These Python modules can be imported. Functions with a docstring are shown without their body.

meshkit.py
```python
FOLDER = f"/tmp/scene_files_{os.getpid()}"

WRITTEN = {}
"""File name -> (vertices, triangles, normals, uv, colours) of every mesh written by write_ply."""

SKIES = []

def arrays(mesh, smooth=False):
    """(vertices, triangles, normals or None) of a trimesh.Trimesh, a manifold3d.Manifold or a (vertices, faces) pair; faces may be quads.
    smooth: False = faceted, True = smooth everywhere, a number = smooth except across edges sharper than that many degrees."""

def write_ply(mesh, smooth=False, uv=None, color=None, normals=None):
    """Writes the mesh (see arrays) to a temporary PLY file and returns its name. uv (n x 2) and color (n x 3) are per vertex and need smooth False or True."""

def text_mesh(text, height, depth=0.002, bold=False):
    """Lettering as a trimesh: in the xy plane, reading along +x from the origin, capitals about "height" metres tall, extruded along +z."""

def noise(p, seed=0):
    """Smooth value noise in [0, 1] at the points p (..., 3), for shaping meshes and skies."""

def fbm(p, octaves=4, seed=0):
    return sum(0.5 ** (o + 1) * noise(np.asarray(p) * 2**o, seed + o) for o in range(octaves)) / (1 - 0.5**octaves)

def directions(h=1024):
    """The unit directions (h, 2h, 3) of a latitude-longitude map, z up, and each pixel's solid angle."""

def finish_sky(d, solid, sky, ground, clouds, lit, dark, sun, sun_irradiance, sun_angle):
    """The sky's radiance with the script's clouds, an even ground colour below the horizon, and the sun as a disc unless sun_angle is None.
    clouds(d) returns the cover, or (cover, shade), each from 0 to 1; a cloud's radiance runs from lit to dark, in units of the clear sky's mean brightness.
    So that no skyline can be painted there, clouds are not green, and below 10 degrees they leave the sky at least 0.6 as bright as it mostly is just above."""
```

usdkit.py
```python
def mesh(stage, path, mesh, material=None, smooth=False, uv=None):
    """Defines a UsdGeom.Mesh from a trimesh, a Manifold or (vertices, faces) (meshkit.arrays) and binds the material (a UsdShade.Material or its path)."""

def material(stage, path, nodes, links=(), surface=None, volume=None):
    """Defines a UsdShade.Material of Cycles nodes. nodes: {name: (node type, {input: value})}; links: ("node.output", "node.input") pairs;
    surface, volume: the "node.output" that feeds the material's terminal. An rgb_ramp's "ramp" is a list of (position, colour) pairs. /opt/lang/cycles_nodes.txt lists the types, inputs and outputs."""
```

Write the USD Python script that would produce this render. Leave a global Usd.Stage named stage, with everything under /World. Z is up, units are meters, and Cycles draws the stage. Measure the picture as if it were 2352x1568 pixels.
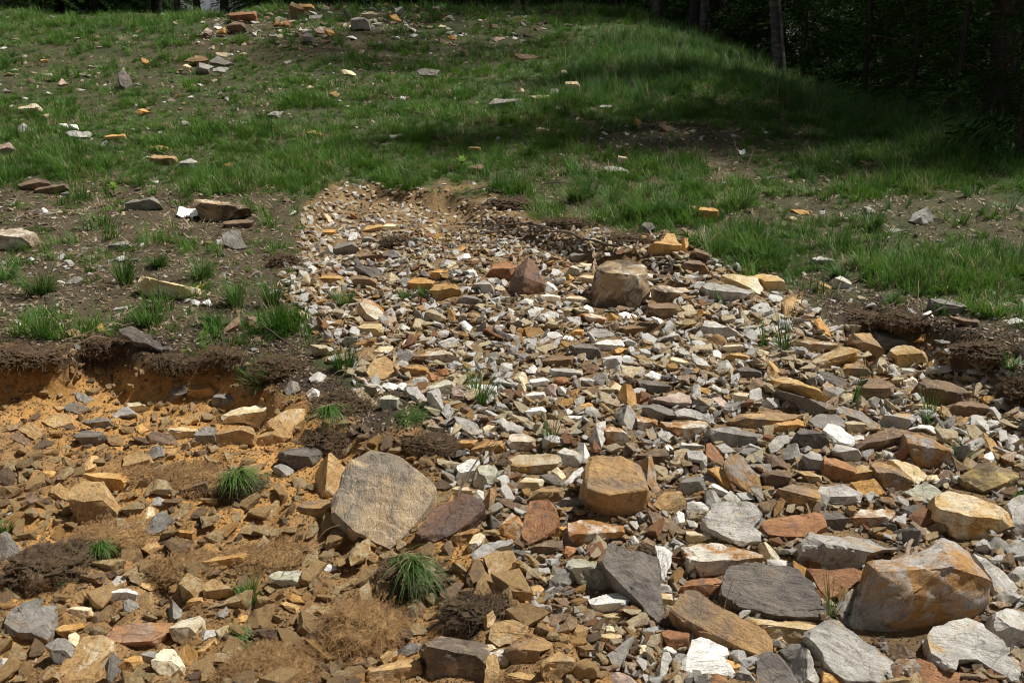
import math, random
import numpy as np, trimesh, manifold3d as m3
from scipy import ndimage, interpolate
from scipy.spatial.transform import Rotation
from PIL import Image, ImageDraw
import usdkit, meshkit
from pxr import Usd, UsdGeom, UsdLux, UsdShade, Gf, Sdf, Vt

# ---------------------------------------------------------------- camera, sky, sun
stage = Usd.Stage.CreateInMemory()
UsdGeom.SetStageUpAxis(stage, "Z")
UsdGeom.SetStageMetersPerUnit(stage, 1.0)
UsdGeom.Xform.Define(stage, "/World")
TX, PITCH, EYE = 0.5095, math.radians(-15), np.array([0, 0, 1.65])
TY = TX * 682 / 1024
cam = UsdGeom.Camera.Define(stage, "/World/camera")
cam.CreateHorizontalApertureAttr(36.0)
cam.CreateFocalLengthAttr(18.0 / TX)
cam.CreateExposureAttr(0.52)
cam.AddTranslateOp().Set(Gf.Vec3d(*EYE.tolist()))
cam.AddRotateXOp().Set(90 + math.degrees(PITCH))
SUN = np.array([0.52, 0.12, 0.85]); SUN = SUN / np.linalg.norm(SUN)
dome = UsdLux.DomeLight.Define(stage, "/World/sky")
dome.GetPrim().SetCustomDataByKey("kind", "structure")
skym = usdkit.material(stage, "/World/Looks/sky", {
    "t": ("sky_texture", {"sky_type": "single_scattering", "sun_disc": False, "sun_elevation": math.asin(SUN[2]), "sun_rotation": math.atan2(SUN[0], SUN[1]), "aerosol_density": 2.0}),
    "tc": ("texture_coordinate", {}),
    "n": ("noise_texture", {"scale": 3.0, "detail": 5}),
    "r": ("rgb_ramp", {"ramp": [(0.36, (0.45, 0.45, 0.45)), (0.55, (0.95, 0.95, 0.95))]}),
    "c": ("mix_color", {"b": (2.6, 2.65, 2.8), "use_clamp": False}),
    "b": ("background_shader", {"strength": 0.05})},
    [("tc.generated", "n.vector"), ("n.fac", "r.fac"), ("r.color", "c.fac"), ("t.color", "c.a"), ("c.result", "b.color")], surface="b.background")
UsdShade.MaterialBindingAPI.Apply(dome.GetPrim()).Bind(skym)
sun = UsdLux.DistantLight.Define(stage, "/World/sun")
sun.CreateIntensityAttr(1.25); sun.CreateAngleAttr(2.0); sun.CreateColorAttr(Gf.Vec3f(1.0, 0.965, 0.91)); sun.CreateNormalizeAttr(True)
q = Gf.Rotation(Gf.Vec3d(0, 0, 1), Gf.Vec3d(*SUN.tolist())).GetQuat()
sun.AddOrientOp().Set(Gf.Quatf(q))

rng = np.random.default_rng(7)
random.seed(7)
RT = np.array([1., 0, 0]); FW = np.array([0, math.cos(PITCH), math.sin(PITCH)]); UP = np.array([0, -math.sin(PITCH), math.cos(PITCH)])
FULL = (2352.0, 1568.0)

# ---------------------------------------------------------------- helpers
_used = {}
def numbered(name, parent="/World"):
    k = (str(parent), name); n = _used.get(k, 0); _used[k] = n + 1
    return f"{parent}/{name}" + (f"_{n:03d}" if n else "")
def tag(p, label=None, category=None, group=None, kind=None):
    p = p.GetPrim() if hasattr(p, "GetPrim") else p
    for k, v in (("label", label), ("category", category), ("group", group), ("kind", kind)):
        if v: p.SetCustomDataByKey(k, v)
    return p
def obj(name, mesh, mat, parent="/World", smooth=False, matrix=None, colors=None):
    parent = parent.GetPath() if hasattr(parent, "GetPath") else parent
    g = usdkit.mesh(stage, numbered(name, parent), mesh, mat, smooth=smooth)
    if matrix is not None: UsdGeom.Xformable(g).AddTransformOp().Set(Gf.Matrix4d(np.asarray(matrix).T.tolist()))
    if colors is not None:
        UsdGeom.PrimvarsAPI(g).CreatePrimvar("tint", Sdf.ValueTypeNames.Color3fArray, "vertex").Set(Vt.Vec3fArray.FromNumpy(np.asarray(colors, np.float32)))
    return g
def thing(name, loc=(0, 0, 0), rotz=0.0, scale=1.0):
    x = UsdGeom.Xform.Define(stage, numbered(name))
    x.AddTranslateOp().Set(Gf.Vec3d(*map(float, loc)))
    if rotz: x.AddRotateZOp().Set(math.degrees(rotz))
    if scale != 1.0: x.AddScaleOp().Set(Gf.Vec3f(scale, scale, scale))
    return x
def ray(px, py):
    """direction of the photograph's pixel (full view, 2352 wide)"""
    px, py = np.asarray(px, float), np.asarray(py, float)
    a = (px / FULL[0] * 2 - 1) * TX; b = (1 - py / FULL[1] * 2) * TY
    return FW + a[..., None] * RT + b[..., None] * UP
def project(p):
    d = np.asarray(p) - EYE
    z = np.maximum(d @ FW, 1e-6)
    return (d @ RT / z / TX + 1) / 2 * FULL[0], (1 - d @ UP / z / TY) / 2 * FULL[1], z
def sstep(a, b, x):
    t = np.clip((x - a) / (b - a), 0, 1); return t * t * (3 - 2 * t)
fbm = meshkit.fbm

# ---------------------------------------------------------------- terrain
_rows = [(1568, 2.2), (1380, 2.6), (1200, 3.05), (1000, 3.7), (800, 4.7), (650, 5.75), (500, 7.2), (400, 8.5), (300, 10.1), (200, 12.2), (100, 15.0), (45, 17.6), (22, 20.0)]
_py, _pz = [], []
for r, y in _rows:
    d = ray(FULL[0] / 2, r); _py.append(y); _pz.append(EYE[2] + y * d[2] / d[1])
_py = [-30, 0.0] + _py + [24, 30, 45, 200]
_pz = [_pz[0] - 0.5, _pz[0] - .16] + _pz + [_pz[-1] + .1, _pz[-1] + .12, _pz[-1] + .3, _pz[-1] + 1]
_P = interpolate.PchipInterpolator(_py, _pz)
def base_height(x, y):
    z = _P(np.clip(y, -30, 200))
    left = sstep(-0.24, -0.32, x / np.maximum(y, 1))              # the flat meadow that runs on at the left
    zl = _P(18.5) + (np.minimum(y, 46) - 18.5) * 0.058 - .65
    z = np.where(y > 18.5, z * (1 - left) + left * np.maximum(zl, 0) , z)
    z = z + 0.75 * np.exp(-(((x + 15.3) / 3.6) ** 2 + ((y - 30) / 2.5) ** 2))   # low mound before the wood, far left
    z = z - 1.15 * sstep(1.6, 6.0, x) * sstep(9.0, 17.0, y)         # the shoulder falls away to the right
    z = z + 0.16 * np.exp(-(((x + 4.5) / 2.6) ** 2 + ((y - 15.6) / 1.5) ** 2))   # the stone pile's hump
    z = z - 0.22 * sstep(0.9, 2.6, x) * sstep(6.5, 3.5, y) * 0 
    return z
def hit(px, py, height):
    d = ray(px, py); lo = np.full(d.shape[:-1], 1.0)
    t = np.geomspace(1.2, 70, 700)
    pts = EYE + d[..., None, :] * t[:, None]
    below = pts[..., 2] < height(pts[..., 0], pts[..., 1])
    k = np.where(below.any(-1), below.argmax(-1), len(t) - 1)
    a, b = t[np.maximum(k - 1, 0)], t[k]
    for _ in range(14):
        m = (a + b) / 2; p = EYE + d * m[..., None]
        lowr = p[..., 2] < height(p[..., 0], p[..., 1])
        b = np.where(lowr, m, b); a = np.where(lowr, a, m)
    return EYE + d * ((a + b) / 2)[..., None]

G0, GR = np.array([-5.0, 1.2]), 0.02
GW, GH = 520, 400
def step_raster(poly, depth, edge, fade=None):
    p = np.array(poly, float); w = hit(p[:, 0], p[:, 1], base_height)[:, :2]
    im = Image.new("L", (GW, GH)); ImageDraw.Draw(im).polygon([tuple(x) for x in ((w - G0) / GR)], fill=255)
    on = np.asarray(im) > 127
    gy, gx = np.mgrid[0:GH, 0:GW] * GR
    d = ndimage.distance_transform_edt(on) * GR
    d = np.where(on, np.maximum(d - edge * 2.2 * (fbm(np.stack([gx * 4, gy * 4, 0 * gx], -1), 3, 5) - .25), 0), 0)
    f = sstep(0, edge, d)
    if fade: f = f * (1 - sstep(fade[0], fade[1], d))
    return depth * ndimage.gaussian_filter(f, .8)
PIT = [(-500, 800), (0, 800), (120, 770), (260, 765), (430, 800), (560, 800), (640, 800), (700, 860), (760, 930), (880, 960), (1000, 1000), (1040, 1060), (1020, 1150), (1080, 1270), (1200, 1330), (1300, 1450), (1420, 1600), (1420, 1700), (-500, 1700)]
HOLE = [(1900, 720), (1960, 690), (2060, 705), (2150, 735), (2240, 760), (2400, 810), (2600, 1100), (2250, 1000), (2000, 860)]
HEAD = [(680, 500), (700, 470), (780, 440), (900, 418), (1050, 435), (1160, 480), (1290, 520), (1420, 560), (1520, 560), (1620, 600), (1500, 800), (900, 800), (700, 700)]
_gy = (G0[1] + np.arange(GH) * GR)[:, None]; _gx = (G0[0] + np.arange(GW) * GR)[None]
_step = step_raster(PIT, 0.20, 0.17) * (.30 + .70 * sstep(3.5, 4.5, _gy - .35 * np.maximum(_gx + 1.2, 0))) + step_raster(HOLE, 0.19, 0.08, (0.25, 0.9)) + step_raster(HEAD, 0.10, 0.12, (0.3, 1.3))
_pitmask = step_raster(PIT, 1.0, 0.13)
def grid_at(a, x, y):
    x, y = np.broadcast_arrays(np.asarray(x, float), np.asarray(y, float))
    return ndimage.map_coordinates(a, [np.ravel(y - G0[1]) / GR, np.ravel(x - G0[0]) / GR], order=1, mode="nearest").reshape(x.shape)
def height(x, y):
    x, y = np.broadcast_arrays(np.asarray(x, float), np.asarray(y, float))
    near = (y > 1.2) & (y < 9.2)
    z = base_height(x, y) - np.where(near, grid_at(_step, x, y), 0)
    p = np.stack([x, y, 0 * x], -1)
    z = z + 0.10 * (fbm(p * 0.9, 4, 2) - .5) * sstep(0.5, 3, y)
    return z
def height_fine(x, y):
    p = np.stack([x, y, 0 * x], -1); pit = np.where((y > 1.2) & (y < 9.2), grid_at(_pitmask, x, y), 0)
    n = fbm(p * 9, 4, 3) - .5
    lump = np.abs(fbm(p * 6, 4, 11) - .5)
    a, b, _ = project(p + np.array([0, 0, 1]) * height(x, y)[..., None])
    deep = at_px(R_scree, a, b) * sstep(850, 1050, b) * .045
    return height(x, y) - deep + n * (.03 + .04 * pit) + (lump - .13) * .13 * pit

# regions, read from the ground's place in the view
RS = 4
def region(polys, blur=3):
    im = Image.new("L", (int(FULL[0] / RS), int(FULL[1] / RS))); dr = ImageDraw.Draw(im)
    for p in polys: dr.polygon([(a / RS, b / RS) for a, b in p], fill=255)
    a = np.asarray(im, float) / 255; gy, gx = np.mgrid[0:a.shape[0], 0:a.shape[1]].astype(float)
    q_ = np.stack([gx / 24, gy / 13, 0 * gx], -1)                 # ragged borders
    a = ndimage.map_coordinates(a, [gy + 22 * (fbm(q_, 4, 41) - .5), gx + 40 * (fbm(q_, 4, 42) - .5)], order=1, mode="nearest")
    return ndimage.gaussian_filter(a, blur * .6)
SCREE = [(690, 470), (760, 430), (900, 410), (1050, 430), (1150, 470), (1280, 510), (1400, 545), (1500, 540), (1620, 580), (1700, 640), (1830, 680), (1900, 740), (2000, 760), (2100, 790), (2352, 830), (2352, 1568), (1480, 1568), (1250, 1400), (1180, 1290), (1060, 1200), (1030, 1040), (960, 930), (860, 900), (740, 820), (660, 700), (640, 560)]
PITR = [(0, 810), (150, 790), (300, 800), (450, 810), (600, 810), (690, 870), (780, 940), (900, 970), (1040, 1010), (1020, 1100), (1060, 1230), (1200, 1300), (1300, 1420), (1480, 1568), (0, 1568)]
BANK = [(0, 740), (150, 750), (300, 765), (450, 760), (620, 755), (700, 830), (760, 870), (900, 905), (1040, 970), (1080, 1060), (980, 1070), (850, 1010), (760, 990), (690, 930), (640, 875), (450, 850), (250, 850), (80, 850), (0, 800)]
BANK2 = [(1930, 700), (2060, 690), (2200, 740), (2352, 770), (2352, 900), (2300, 880), (2230, 800), (2080, 770), (1950, 770)]
SHOULDER = [(500, 40), (640, 10), (900, 10), (1260, 20), (1250, 110), (900, 120), (450, 130)]
R_scree, R_pit, R_bank = region([SCREE]), region([PITR]), region([BANK, BANK2])
LEFT = [(0, 425), (400, 430), (640, 420), (700, 470), (650, 700), (740, 830), (300, 780), (0, 800)]
RIGHT = [(1150, 430), (1250, 340), (1500, 270), (1800, 290), (2352, 480), (2352, 830), (1900, 740), (1620, 580), (1280, 510)]
TALL = [(1270, 150), (1480, 60), (1880, 90), (2000, 170), (2352, 290), (2352, 420), (2050, 330), (1850, 260), (1600, 215), (1400, 250), (1330, 230)]
BAND = [(100, 390), (350, 330), (800, 310), (1200, 270), (1300, 330), (1100, 390), (700, 420), (250, 430)]
STONY = [(0, 130), (500, 60), (900, 60), (900, 200), (560, 330), (350, 260), (0, 320)]
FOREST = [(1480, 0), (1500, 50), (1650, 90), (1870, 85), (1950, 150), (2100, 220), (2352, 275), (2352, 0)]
BARE = [(0, 440), (400, 440), (620, 470), (640, 700), (0, 770)]
R_left, R_right, R_tall, R_band, R_stony, R_forest, R_bare, R_pile = (region([p], 5) for p in (LEFT, RIGHT, TALL, BAND, STONY, FOREST, BARE, SHOULDER))
def at_px(r, px, py):
    px, py = np.broadcast_arrays(np.asarray(px, float), np.asarray(py, float))
    return ndimage.map_coordinates(r, [np.clip(py, 0, FULL[1] - 1).ravel() / RS, np.clip(px, 0, FULL[0] - 1).ravel() / RS], order=1, mode="nearest").reshape(px.shape)

# ---------------------------------------------------------------- materials
def rock_material(name, A, B, stain=(0.42, 0.22, 0.06), amount=0.3, patch=7.0, rough=0.72):
    """two rock tones in patches, streaks along the bedding, a stain and fine grain"""
    return usdkit.material(stage, f"/World/Looks/{name}", {
        "tc": ("texture_coordinate", {}), "oi": ("object_info", {}),
        "off": ("combine_xyz", {}), "m1": ("math", {"math_type": "multiply", "value2": 91.0}), "m2": ("math", {"math_type": "multiply", "value2": 57.0}),
        "v": ("vector_math", {"math_type": "add"}),
        "n1": ("noise_texture", {"scale": patch, "detail": 5, "roughness": 0.62, "distortion": 0.6}),
        "r1": ("rgb_ramp", {"ramp": [(0.43, (0, 0, 0)), (0.56, (1, 1, 1))]}),
        "ab": ("mix_color", {"a": A, "b": B}),
        "map": ("mapping", {"scale": (5, 17, 10), "rotation": (0, 0, 0.18)}),
        "n2": ("noise_texture", {"scale": 1.6, "detail": 8, "roughness": 0.74, "distortion": 1.6}),
        "r2": ("rgb_ramp", {"ramp": [(0.28, (.34, .31, .28)), (0.46, (.95, .94, .92)), (0.72, (1.25, 1.25, 1.22))]}),
        "st": ("mix_color", {"blend_type": "multiply", "fac": 0.85, "use_clamp": False}),
        "n3": ("noise_texture", {"scale": patch * 1.5, "detail": 7, "roughness": 0.68, "distortion": 1.0}),
        "r3": ("rgb_ramp", {"ramp": [(0.62 - 0.22 * amount, (0, 0, 0)), (0.74 - 0.22 * amount, (1, 1, 1))]}),
        "sc": ("mix_color", {"b": stain}),
        "n4": ("noise_texture", {"scale": 190.0, "detail": 3, "roughness": 0.75}),
        "r4": ("rgb_ramp", {"ramp": [(0.32, (.55, .54, .52)), (0.5, (1, 1, 1)), (0.70, (1.3, 1.3, 1.3))]}),
        "gr": ("mix_color", {"blend_type": "multiply", "fac": 0.7, "use_clamp": False}),
        "hv": ("map_range", {"from_min": 0, "from_max": 1, "to_min": 0.80, "to_max": 1.18}),
        "hs": ("hsv", {}),
        "n6": ("noise_texture", {"scale": patch * .8, "detail": 3, "roughness": .55, "distortion": 1.8}),
        "r6": ("rgb_ramp", {"ramp": [(0.488, (1, 1, 1)), (0.5, (.30, .27, .24)), (0.512, (1, 1, 1))]}),
        "ck": ("mix_color", {"blend_type": "multiply", "fac": 0.7, "use_clamp": False}),
        "n5": ("noise_texture", {"scale": 34.0, "detail": 8, "roughness": 0.72, "distortion": .4}),
        "add": ("math", {"math_type": "multiply_add", "value2": 0.9}),
        "bp": ("bump", {"strength": 1.0, "distance": 0.012}),
        "p": ("principled_bsdf", {"roughness": rough, "specular_ior_level": 0.35})},
        [("tc.object", "v.vector1"), ("oi.random", "m1.value1"), ("oi.random", "m2.value1"), ("m1.value", "off.x"), ("m2.value", "off.y"), ("off.vector", "v.vector2"),
         ("v.vector", "n1.vector"), ("v.vector", "map.vector"), ("map.vector", "n2.vector"), ("v.vector", "n3.vector"), ("v.vector", "n4.vector"), ("v.vector", "n5.vector"),
         ("n1.fac", "r1.fac"), ("r1.color", "ab.fac"), ("n3.fac", "r3.fac"), ("ab.result", "sc.a"), ("r3.color", "sc.fac"),
         ("sc.result", "st.a"), ("n2.fac", "r2.fac"), ("r2.color", "st.b"), ("st.result", "gr.a"), ("n4.fac", "r4.fac"), ("r4.color", "gr.b"),
         ("oi.random", "hv.value"), ("hv.result", "hs.value"), ("gr.result", "hs.color"), ("v.vector", "n6.vector"), ("n6.fac", "r6.fac"), ("hs.color", "ck.a"), ("r6.color", "ck.b"), ("ck.result", "p.base_color"),
         ("n2.fac", "add.value1"), ("n5.fac", "add.value3"), ("add.value", "bp.height"), ("bp.normal", "p.normal")], surface="p.BSDF")
OCH, RUST, DK = (0.42, 0.23, 0.07), (0.27, 0.115, 0.04), (0.06, 0.05, 0.045)
ROCKS = {
    "W": ("white_quartz", (.82, .80, .75), (.68, .655, .60), (.46, .36, .20), .05),
    "C": ("cream_stone", (.68, .59, .42), (.54, .41, .21), (.66, .62, .54), .3),
    "L": ("pale_grey_stone", (.47, .45, .405), (.33, .31, .275), (.36, .27, .15), .25),
    "G": ("grey_stone", (.27, .25, .22), (.195, .18, .155), (.29, .20, .11), .3),
    "D": ("dark_stone", (.115, .10, .088), (.17, .145, .12), (.20, .12, .06), .15),
    "B": ("brown_stone", (.22, .145, .085), (.15, .10, .065), (.33, .24, .14), .3),
    "O": ("orange_stone", (.44, .235, .065), (.50, .31, .12), (.24, .12, .05), .3),
    "R": ("rust_stone", (.26, .12, .05), (.33, .165, .075), (.14, .10, .08), .3),
    "T": ("tan_stone", (.47, .31, .135), (.38, .235, .095), (.52, .42, .27), .35),
    "P": ("pinkish_stone", (.42, .315, .255), (.34, .25, .20), (.48, .42, .36), .3),
    "Y": ("greenish_pale_stone", (.55, .53, .41), (.40, .39, .31), (.47, .42, .20), .3),
    "OB": ("orange_brown_stone", (.33, .20, .085), (.20, .145, .095), (.42, .28, .12), .35),
    "WO": ("white_rusty_stone", (.66, .61, .52), (.52, .43, .29), (.38, .18, .05), .75),
    "CO": ("cream_ochre_stone", (.55, .47, .33), (.45, .31, .13), (.40, .23, .07), .6),
    "GO": ("grey_rusty_stone", (.37, .345, .31), (.25, .225, .20), (.33, .18, .06), .8),
    "LO": ("pale_ochre_stone", (.50, .475, .43), (.36, .345, .31), (.44, .28, .10), .55),
    "OC": ("ochre_cream_stone", (.42, .26, .085), (.56, .45, .27), (.26, .14, .05), .4),
    "OW": ("orange_white_stone", (.40, .205, .06), (.30, .14, .05), (.62, .56, .47), .55),
    "CB": ("cream_brown_stone", (.36, .26, .145), (.11, .075, .045), (.56, .50, .40), .45),
    "TG": ("tan_grey_slab_stone", (.36, .265, .16), (.22, .185, .14), (.43, .32, .19), .5),
    "RD": ("dark_red_stone", (.16, .085, .05), (.11, .075, .06), (.24, .13, .06), .4),
    "RO": ("red_orange_stone", (.36, .19, .085), (.28, .17, .11), (.40, .34, .27), .4),
    "TD": ("tan_dark_stone", (.30, .22, .13), (.15, .115, .085), (.44, .36, .25), .4),
    "YB": ("yellow_brown_stone", (.36, .265, .10), (.17, .125, .075), (.42, .33, .15), .4),
    "LB": ("white_brown_stone", (.62, .56, .44), (.30, .22, .15), (.70, .66, .58), .5),
}
MR = {k: rock_material(*v, patch=5.0 if len(k) == 2 else 7.0) for k, v in ROCKS.items()}
AVG = {k: (np.array(v[1]) + np.array(v[2])) / 2 for k, v in ROCKS.items()}

def tint_material(name, scale=40.0, bump=0.006, rough=0.9, patch=6.0):
    return usdkit.material(stage, f"/World/Looks/{name}", {
        "g": ("geometry", {}), "a": ("attribute", {"attribute": "tint"}),
        "n1": ("noise_texture", {"scale": patch, "detail": 6, "roughness": .7}), "r1": ("rgb_ramp", {"ramp": [(.3, (.55, .53, .5)), (.5, (1, 1, 1)), (.7, (1.35, 1.32, 1.25))]}),
        "n2": ("noise_texture", {"scale": scale * 3, "detail": 5, "roughness": .75}), "r2": ("rgb_ramp", {"ramp": [(.3, (.4, .38, .36)), (.5, (1, 1, 1)), (.66, (1.5, 1.5, 1.45))]}),
        "m1": ("mix_color", {"blend_type": "multiply", "fac": .8, "use_clamp": False}), "m2": ("mix_color", {"blend_type": "multiply", "fac": .75, "use_clamp": False}),
        "n3": ("noise_texture", {"scale": scale, "detail": 8, "roughness": .75}),
        "bp": ("bump", {"strength": 1.0, "distance": bump * 2}), "p": ("principled_bsdf", {"roughness": rough, "specular_ior_level": .2})},
        [("g.position", "n1.vector"), ("g.position", "n2.vector"), ("g.position", "n3.vector"), ("n1.fac", "r1.fac"), ("n2.fac", "r2.fac"),
         ("a.color", "m1.a"), ("r1.color", "m1.b"), ("m1.result", "m2.a"), ("r2.color", "m2.b"), ("m2.result", "p.base_color"),
         ("n3.fac", "bp.height"), ("bp.normal", "p.normal")], surface="p.BSDF")
M_ground, M_mixed = tint_material("soil"), tint_material("mixed_stone", 30.0, 0.004, .75, 9.0)
def blade_material(name, A, B, trans=0.35, rough=.55, spec=.3):
    return usdkit.material(stage, f"/World/Looks/{name}", {
        "oi": ("object_info", {}), "g": ("geometry", {}), "n": ("noise_texture", {"scale": .9, "detail": 3}),
        "ad": ("math", {"math_type": "multiply_add", "value2": .5}), "ri": ("math", {"math_type": "multiply", "value2": .3}), "ad2": ("math", {"math_type": "add"}),
        "r": ("rgb_ramp", {"ramp": [(.25, A), (.85, B)]}),
        "d": ("principled_bsdf", {"roughness": rough, "specular_ior_level": spec}), "t": ("translucent_bsdf", {}), "mx": ("mix_closure", {"fac": trans})},
        [("g.position", "n.vector"), ("oi.random", "ad.value1"), ("n.fac", "ad.value3"), ("g.random_per_island", "ri.value1"), ("ad.value", "ad2.value1"), ("ri.value", "ad2.value2"), ("ad2.value", "r.fac"),
         ("r.color", "d.base_color"), ("r.color", "t.color"), ("d.BSDF", "mx.closure1"), ("t.BSDF", "mx.closure2")], surface="mx.closure")
M_grass = blade_material("meadow_blades", (.024, .082, .008), (.095, .190, .023))
M_tall = blade_material("tall_blades", (.024, .075, .014), (.07, .16, .03))
M_tuft = blade_material("tussock_blades", (.026, .075, .012), (.085, .165, .03))
M_straw = blade_material("straw", (.15, .11, .06), (.34, .27, .16), .2)
M_root = blade_material("fine_roots", (.15, .085, .035), (.33, .205, .09), .1)
M_leafy = blade_material("seedling_leaf", (.10, .22, .02), (.17, .30, .03), .5)
M_needle = blade_material("spruce_needles", (.010, .028, .009), (.034, .066, .016), .2, .9, .05)
M_birchleaf = blade_material("birch_leaves", (.03, .075, .016), (.08, .15, .03), .4)
M_deadleaf = blade_material("dead_leaf", (.11, .075, .042), (.27, .20, .13), .1)
def plain(name, col, rough=.8, scale=12.0, contrast=.4, stretch=(1, 1, 1), bump=.01):
    lo, hi = tuple(c * (1 - contrast) for c in col), tuple(min(1, c * (1 + contrast)) for c in col)
    return usdkit.material(stage, f"/World/Looks/{name}", {
        "tc": ("texture_coordinate", {}), "m": ("mapping", {"scale": stretch}), "n": ("noise_texture", {"scale": scale, "detail": 7, "roughness": .7}),
        "r": ("rgb_ramp", {"ramp": [(.35, lo), (.65, hi)]}), "b": ("bump", {"strength": 1, "distance": bump}), "p": ("principled_bsdf", {"roughness": rough, "specular_ior_level": .25})},
        [("tc.object", "m.vector"), ("m.vector", "n.vector"), ("n.fac", "r.fac"), ("r.color", "p.base_color"), ("n.fac", "b.height"), ("b.normal", "p.normal")], surface="p.BSDF")
M_bark = plain("spruce_bark", (.045, .036, .030), .9, 9, .5, (6, 6, 1.2), .03)
M_twig = plain("dead_twig", (.085, .065, .05), .85, 30)
M_paper = plain("white_paper", (.80, .81, .78), .5, 20, .06, bump=.002)
M_humus = plain("humus", (.060, .040, .026), .95, 24, .6, bump=.02)
M_rootwood = plain("root_wood", (.22, .16, .11), .8, 20, .3)
M_birch = usdkit.material(stage, "/World/Looks/birch_bark", {
    "tc": ("texture_coordinate", {}), "m": ("mapping", {"scale": (3.0, 3.0, 9.0)}), "n": ("noise_texture", {"scale": 1.6, "detail": 5, "roughness": .7}),
    "r": ("rgb_ramp", {"ramp": [(.48, (.025, .022, .02)), (.58, (.075, .07, .062)), (.78, (.15, .14, .125))]}), "p": ("principled_bsdf", {"roughness": .7})},
    [("tc.object", "m.vector"), ("m.vector", "n.vector"), ("n.fac", "r.fac"), ("r.color", "p.base_color")], surface="p.BSDF")

# ---------------------------------------------------------------- ground
ys = np.concatenate([[-40, -20, -8, -3, 0], np.geomspace(1.0, 46, 560), [52, 62, 80, 120, 220]])
NC, NE = 430, 8
s_in = np.linspace(-1, 1, NC)
Wy = 0.60 * np.maximum(ys, 0.5) + 0.9
X = np.empty((len(ys), NC + 2 * NE))
for i, w in enumerate(Wy):
    out = np.geomspace(w + .05 * w, max(220, 3 * w), NE)
    X[i] = np.concatenate([-out[::-1], s_in * w, out])
Y = np.repeat(ys[:, None], X.shape[1], 1)
Z = height_fine(X, Y)
nr, nc = X.shape
idx = np.arange(nr * nc).reshape(nr, nc)
quads = np.stack([idx[:-1, :-1], idx[:-1, 1:], idx[1:, 1:], idx[1:, :-1]], -1).reshape(-1, 4)
V = np.stack([X, Y, Z], -1).reshape(-1, 3)
px, py, _ = project(V)
n_a = fbm(V * 1.7, 4, 21)[:, None]; n_b = fbm(V * 7, 4, 22)[:, None]
TURF, LITTER, SCREEC, OCHRE, HUM = (np.array(c) for c in ((.032, .050, .014), (.070, .053, .031), (.20, .13, .062), (.35, .19, .062), (.042, .029, .019)))
turfw = np.clip(at_px(R_left, px, py) * .9 + at_px(R_right, px, py) * .6 + .35 * at_px(R_stony, px, py) + at_px(R_pile, px, py) * .4, 0, 1)[:, None]
col = TURF * (1 - turfw) + LITTER * turfw
mixn = sstep(.42, .60, n_a); col = col * (1 - .4 * mixn) + LITTER * .4 * mixn
w = np.clip(at_px(R_scree, px, py), 0, 1)[:, None]; col = col * (1 - w) + w * (SCREEC * (1 - .45 * sstep(.45, .65, n_b)) + HUM * .45 * sstep(.45, .65, n_b))
w = np.clip(at_px(R_pit, px, py), 0, 1)[:, None]; ho = sstep(.52, .68, n_a) * .6; col = col * (1 - w) + w * (OCHRE * (1 - ho) + np.array([.17, .11, .06]) * ho)
w = np.clip(at_px(R_bank, px, py), 0, 1)[:, None] * (.55 + .45 * sstep(.35, .55, n_b)); col = col * (1 - w) + w * HUM
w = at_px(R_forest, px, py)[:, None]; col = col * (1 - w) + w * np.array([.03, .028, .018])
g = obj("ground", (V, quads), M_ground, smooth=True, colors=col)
tag(g, "rocky hillside soil under the stones and grass", "ground", kind="structure")

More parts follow.
